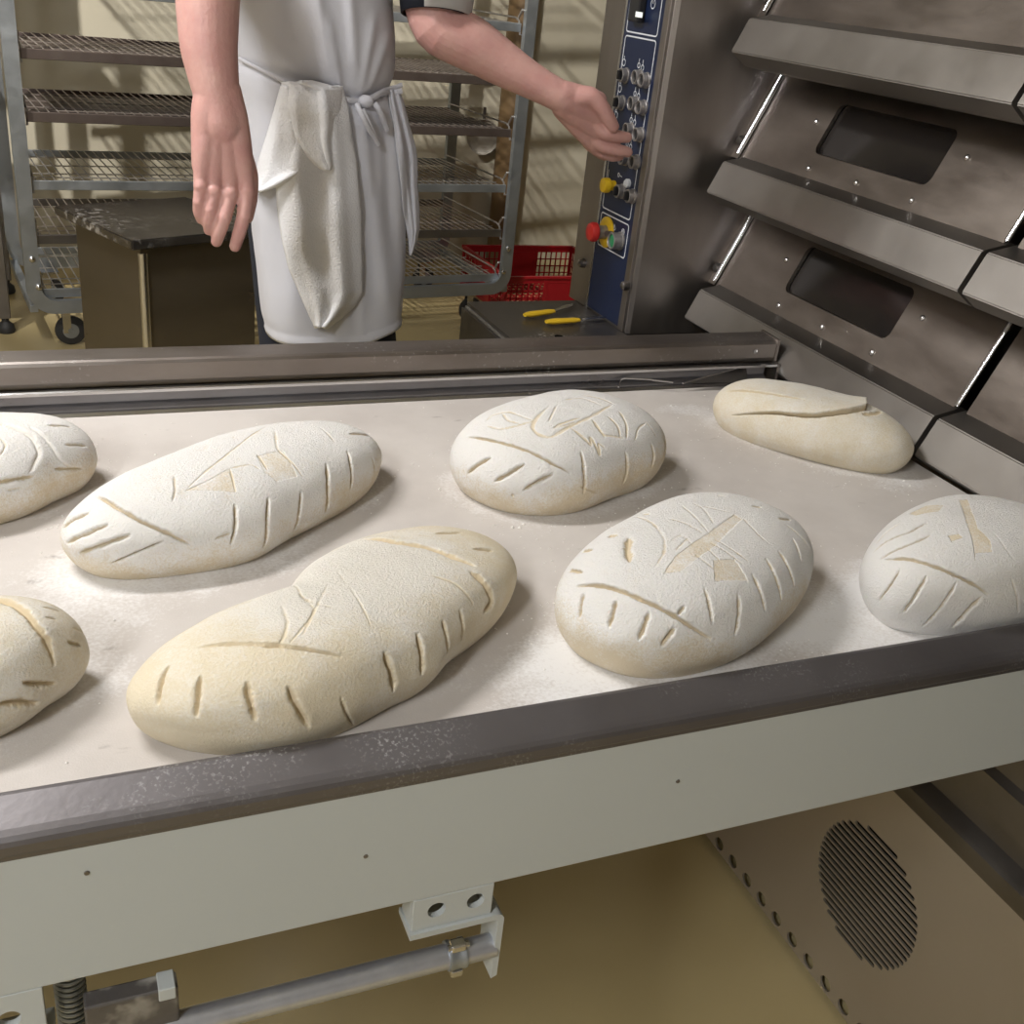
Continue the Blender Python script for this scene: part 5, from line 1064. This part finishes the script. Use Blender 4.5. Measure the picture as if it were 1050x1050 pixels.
# tie band and bow
def ribbon(pts, off, wd, nm='apron_tie'):
    b_ = BM(); P_ = []
    for k in range(len(pts) - 1):
        for j in range(6):
            u = j / 6; P_.append(onap(pts[k][0] + (pts[k + 1][0] - pts[k][0]) * u, pts[k][1] + (pts[k + 1][1] - pts[k][1]) * u, off))
    P_.append(onap(*pts[-1], off))
    for _ in range(3): P_ = [P_[0]] + [(P_[i - 1] + P_[i] * 2 + P_[i + 1]) / 4 for i in range(1, len(P_) - 1)] + [P_[-1]]
    tube(b_, P_, wd / 2, 10, flat=(1, .35)); return part(nm, b_, APRON, pe, True)
ribbon([(245, 60), (268, 72), (292, 84)], .012, .006); ribbon([(345, 98), (358, 103), (372, 104)], .012, .009); ribbon([(378, 104), (392, 95), (402, 94), (410, 92)], .014, .010); ribbon([(380, 100), (395, 92), (411, 86)], .010, .008)
def strip(pts, wd, nm='apron_tie'):
    b_ = BM(); q = [onap(x, y, o_) for x, y, o_ in pts]
    for _ in range(1):
        n2 = []
        for k in range(len(q) - 1): n2 += [q[k], q[k].lerp(q[k + 1], .5)]
        q = n2 + [q[-1]]
    for _ in range(2): q = [q[0]] + [(q[i - 1] + q[i] * 2 + q[i + 1]) / 4 for i in range(1, len(q) - 1)] + [q[-1]]
    tube(b_, q, wd / 2, 8, flat=(.25, 1)) if False else tube(b_, q, wd / 2, 10)
    return part(nm, b_, APRON, pe, True)
strip([(366, 107, .016), (370, 116, .022), (376, 128, .018), (383, 140, .016), (388, 148, .014)], .0095); strip([(372, 112, .02), (378, 124, .02), (384, 138, .016), (387, 147, .014)], .008)
strip([(384, 106, .018), (389, 112, .024), (393, 122, .018), (397, 133, .014)], .0105)
b_ = BM(); sphere(b_, onap(375, 104, .016), .0125, (1.2, .8, .9), 14); part('apron_knot', b_, APRON, pe, True)

# towel tucked in the apron string (a thing of its own)
tw = empty('towel', onap(325, 88, .02)); tag(tw, 'white terry towel tucked into the apron string and hanging down', 'towel')
cloth('hanging_panel', [(88, 300, 350), (110, 290, 356), (140, 285, 360), (165, 284, 365), (190, 284, 367), (220, 286, 370), (250, 291, 370), (275, 297, 371), (300, 308, 371), (312, 313, 364), (325, 319, 350), (336, 324, 335)], .026, TERRY, tw, tw, 44, 90, .006, .003, 1, folds=((.75, .7, .10, .010), (.25, .3, .12, .008)))
cloth('side_corner', [(88, 289, 300), (110, 283, 305), (140, 274, 312), (165, 266, 318), (176, 264, 318), (184, 263, 300), (190, 262, 285), (196, 261, 268)], .030, TERRY, tw, tw, 30, 50, .005, .002, 2, folds=((.6, .8, .2, .008),))
cloth('folded_over_flap', [(84, 290, 320), (92, 290, 350), (110, 290, 350), (130, 293, 347), (140, 296, 344), (152, 305, 342), (162, 315, 341), (170, 325, 341), (174, 332, 338)], .044, TERRY, tw, tw, 34, 60, .006, .002, 4, folds=((.66, .85, .06, .010),))
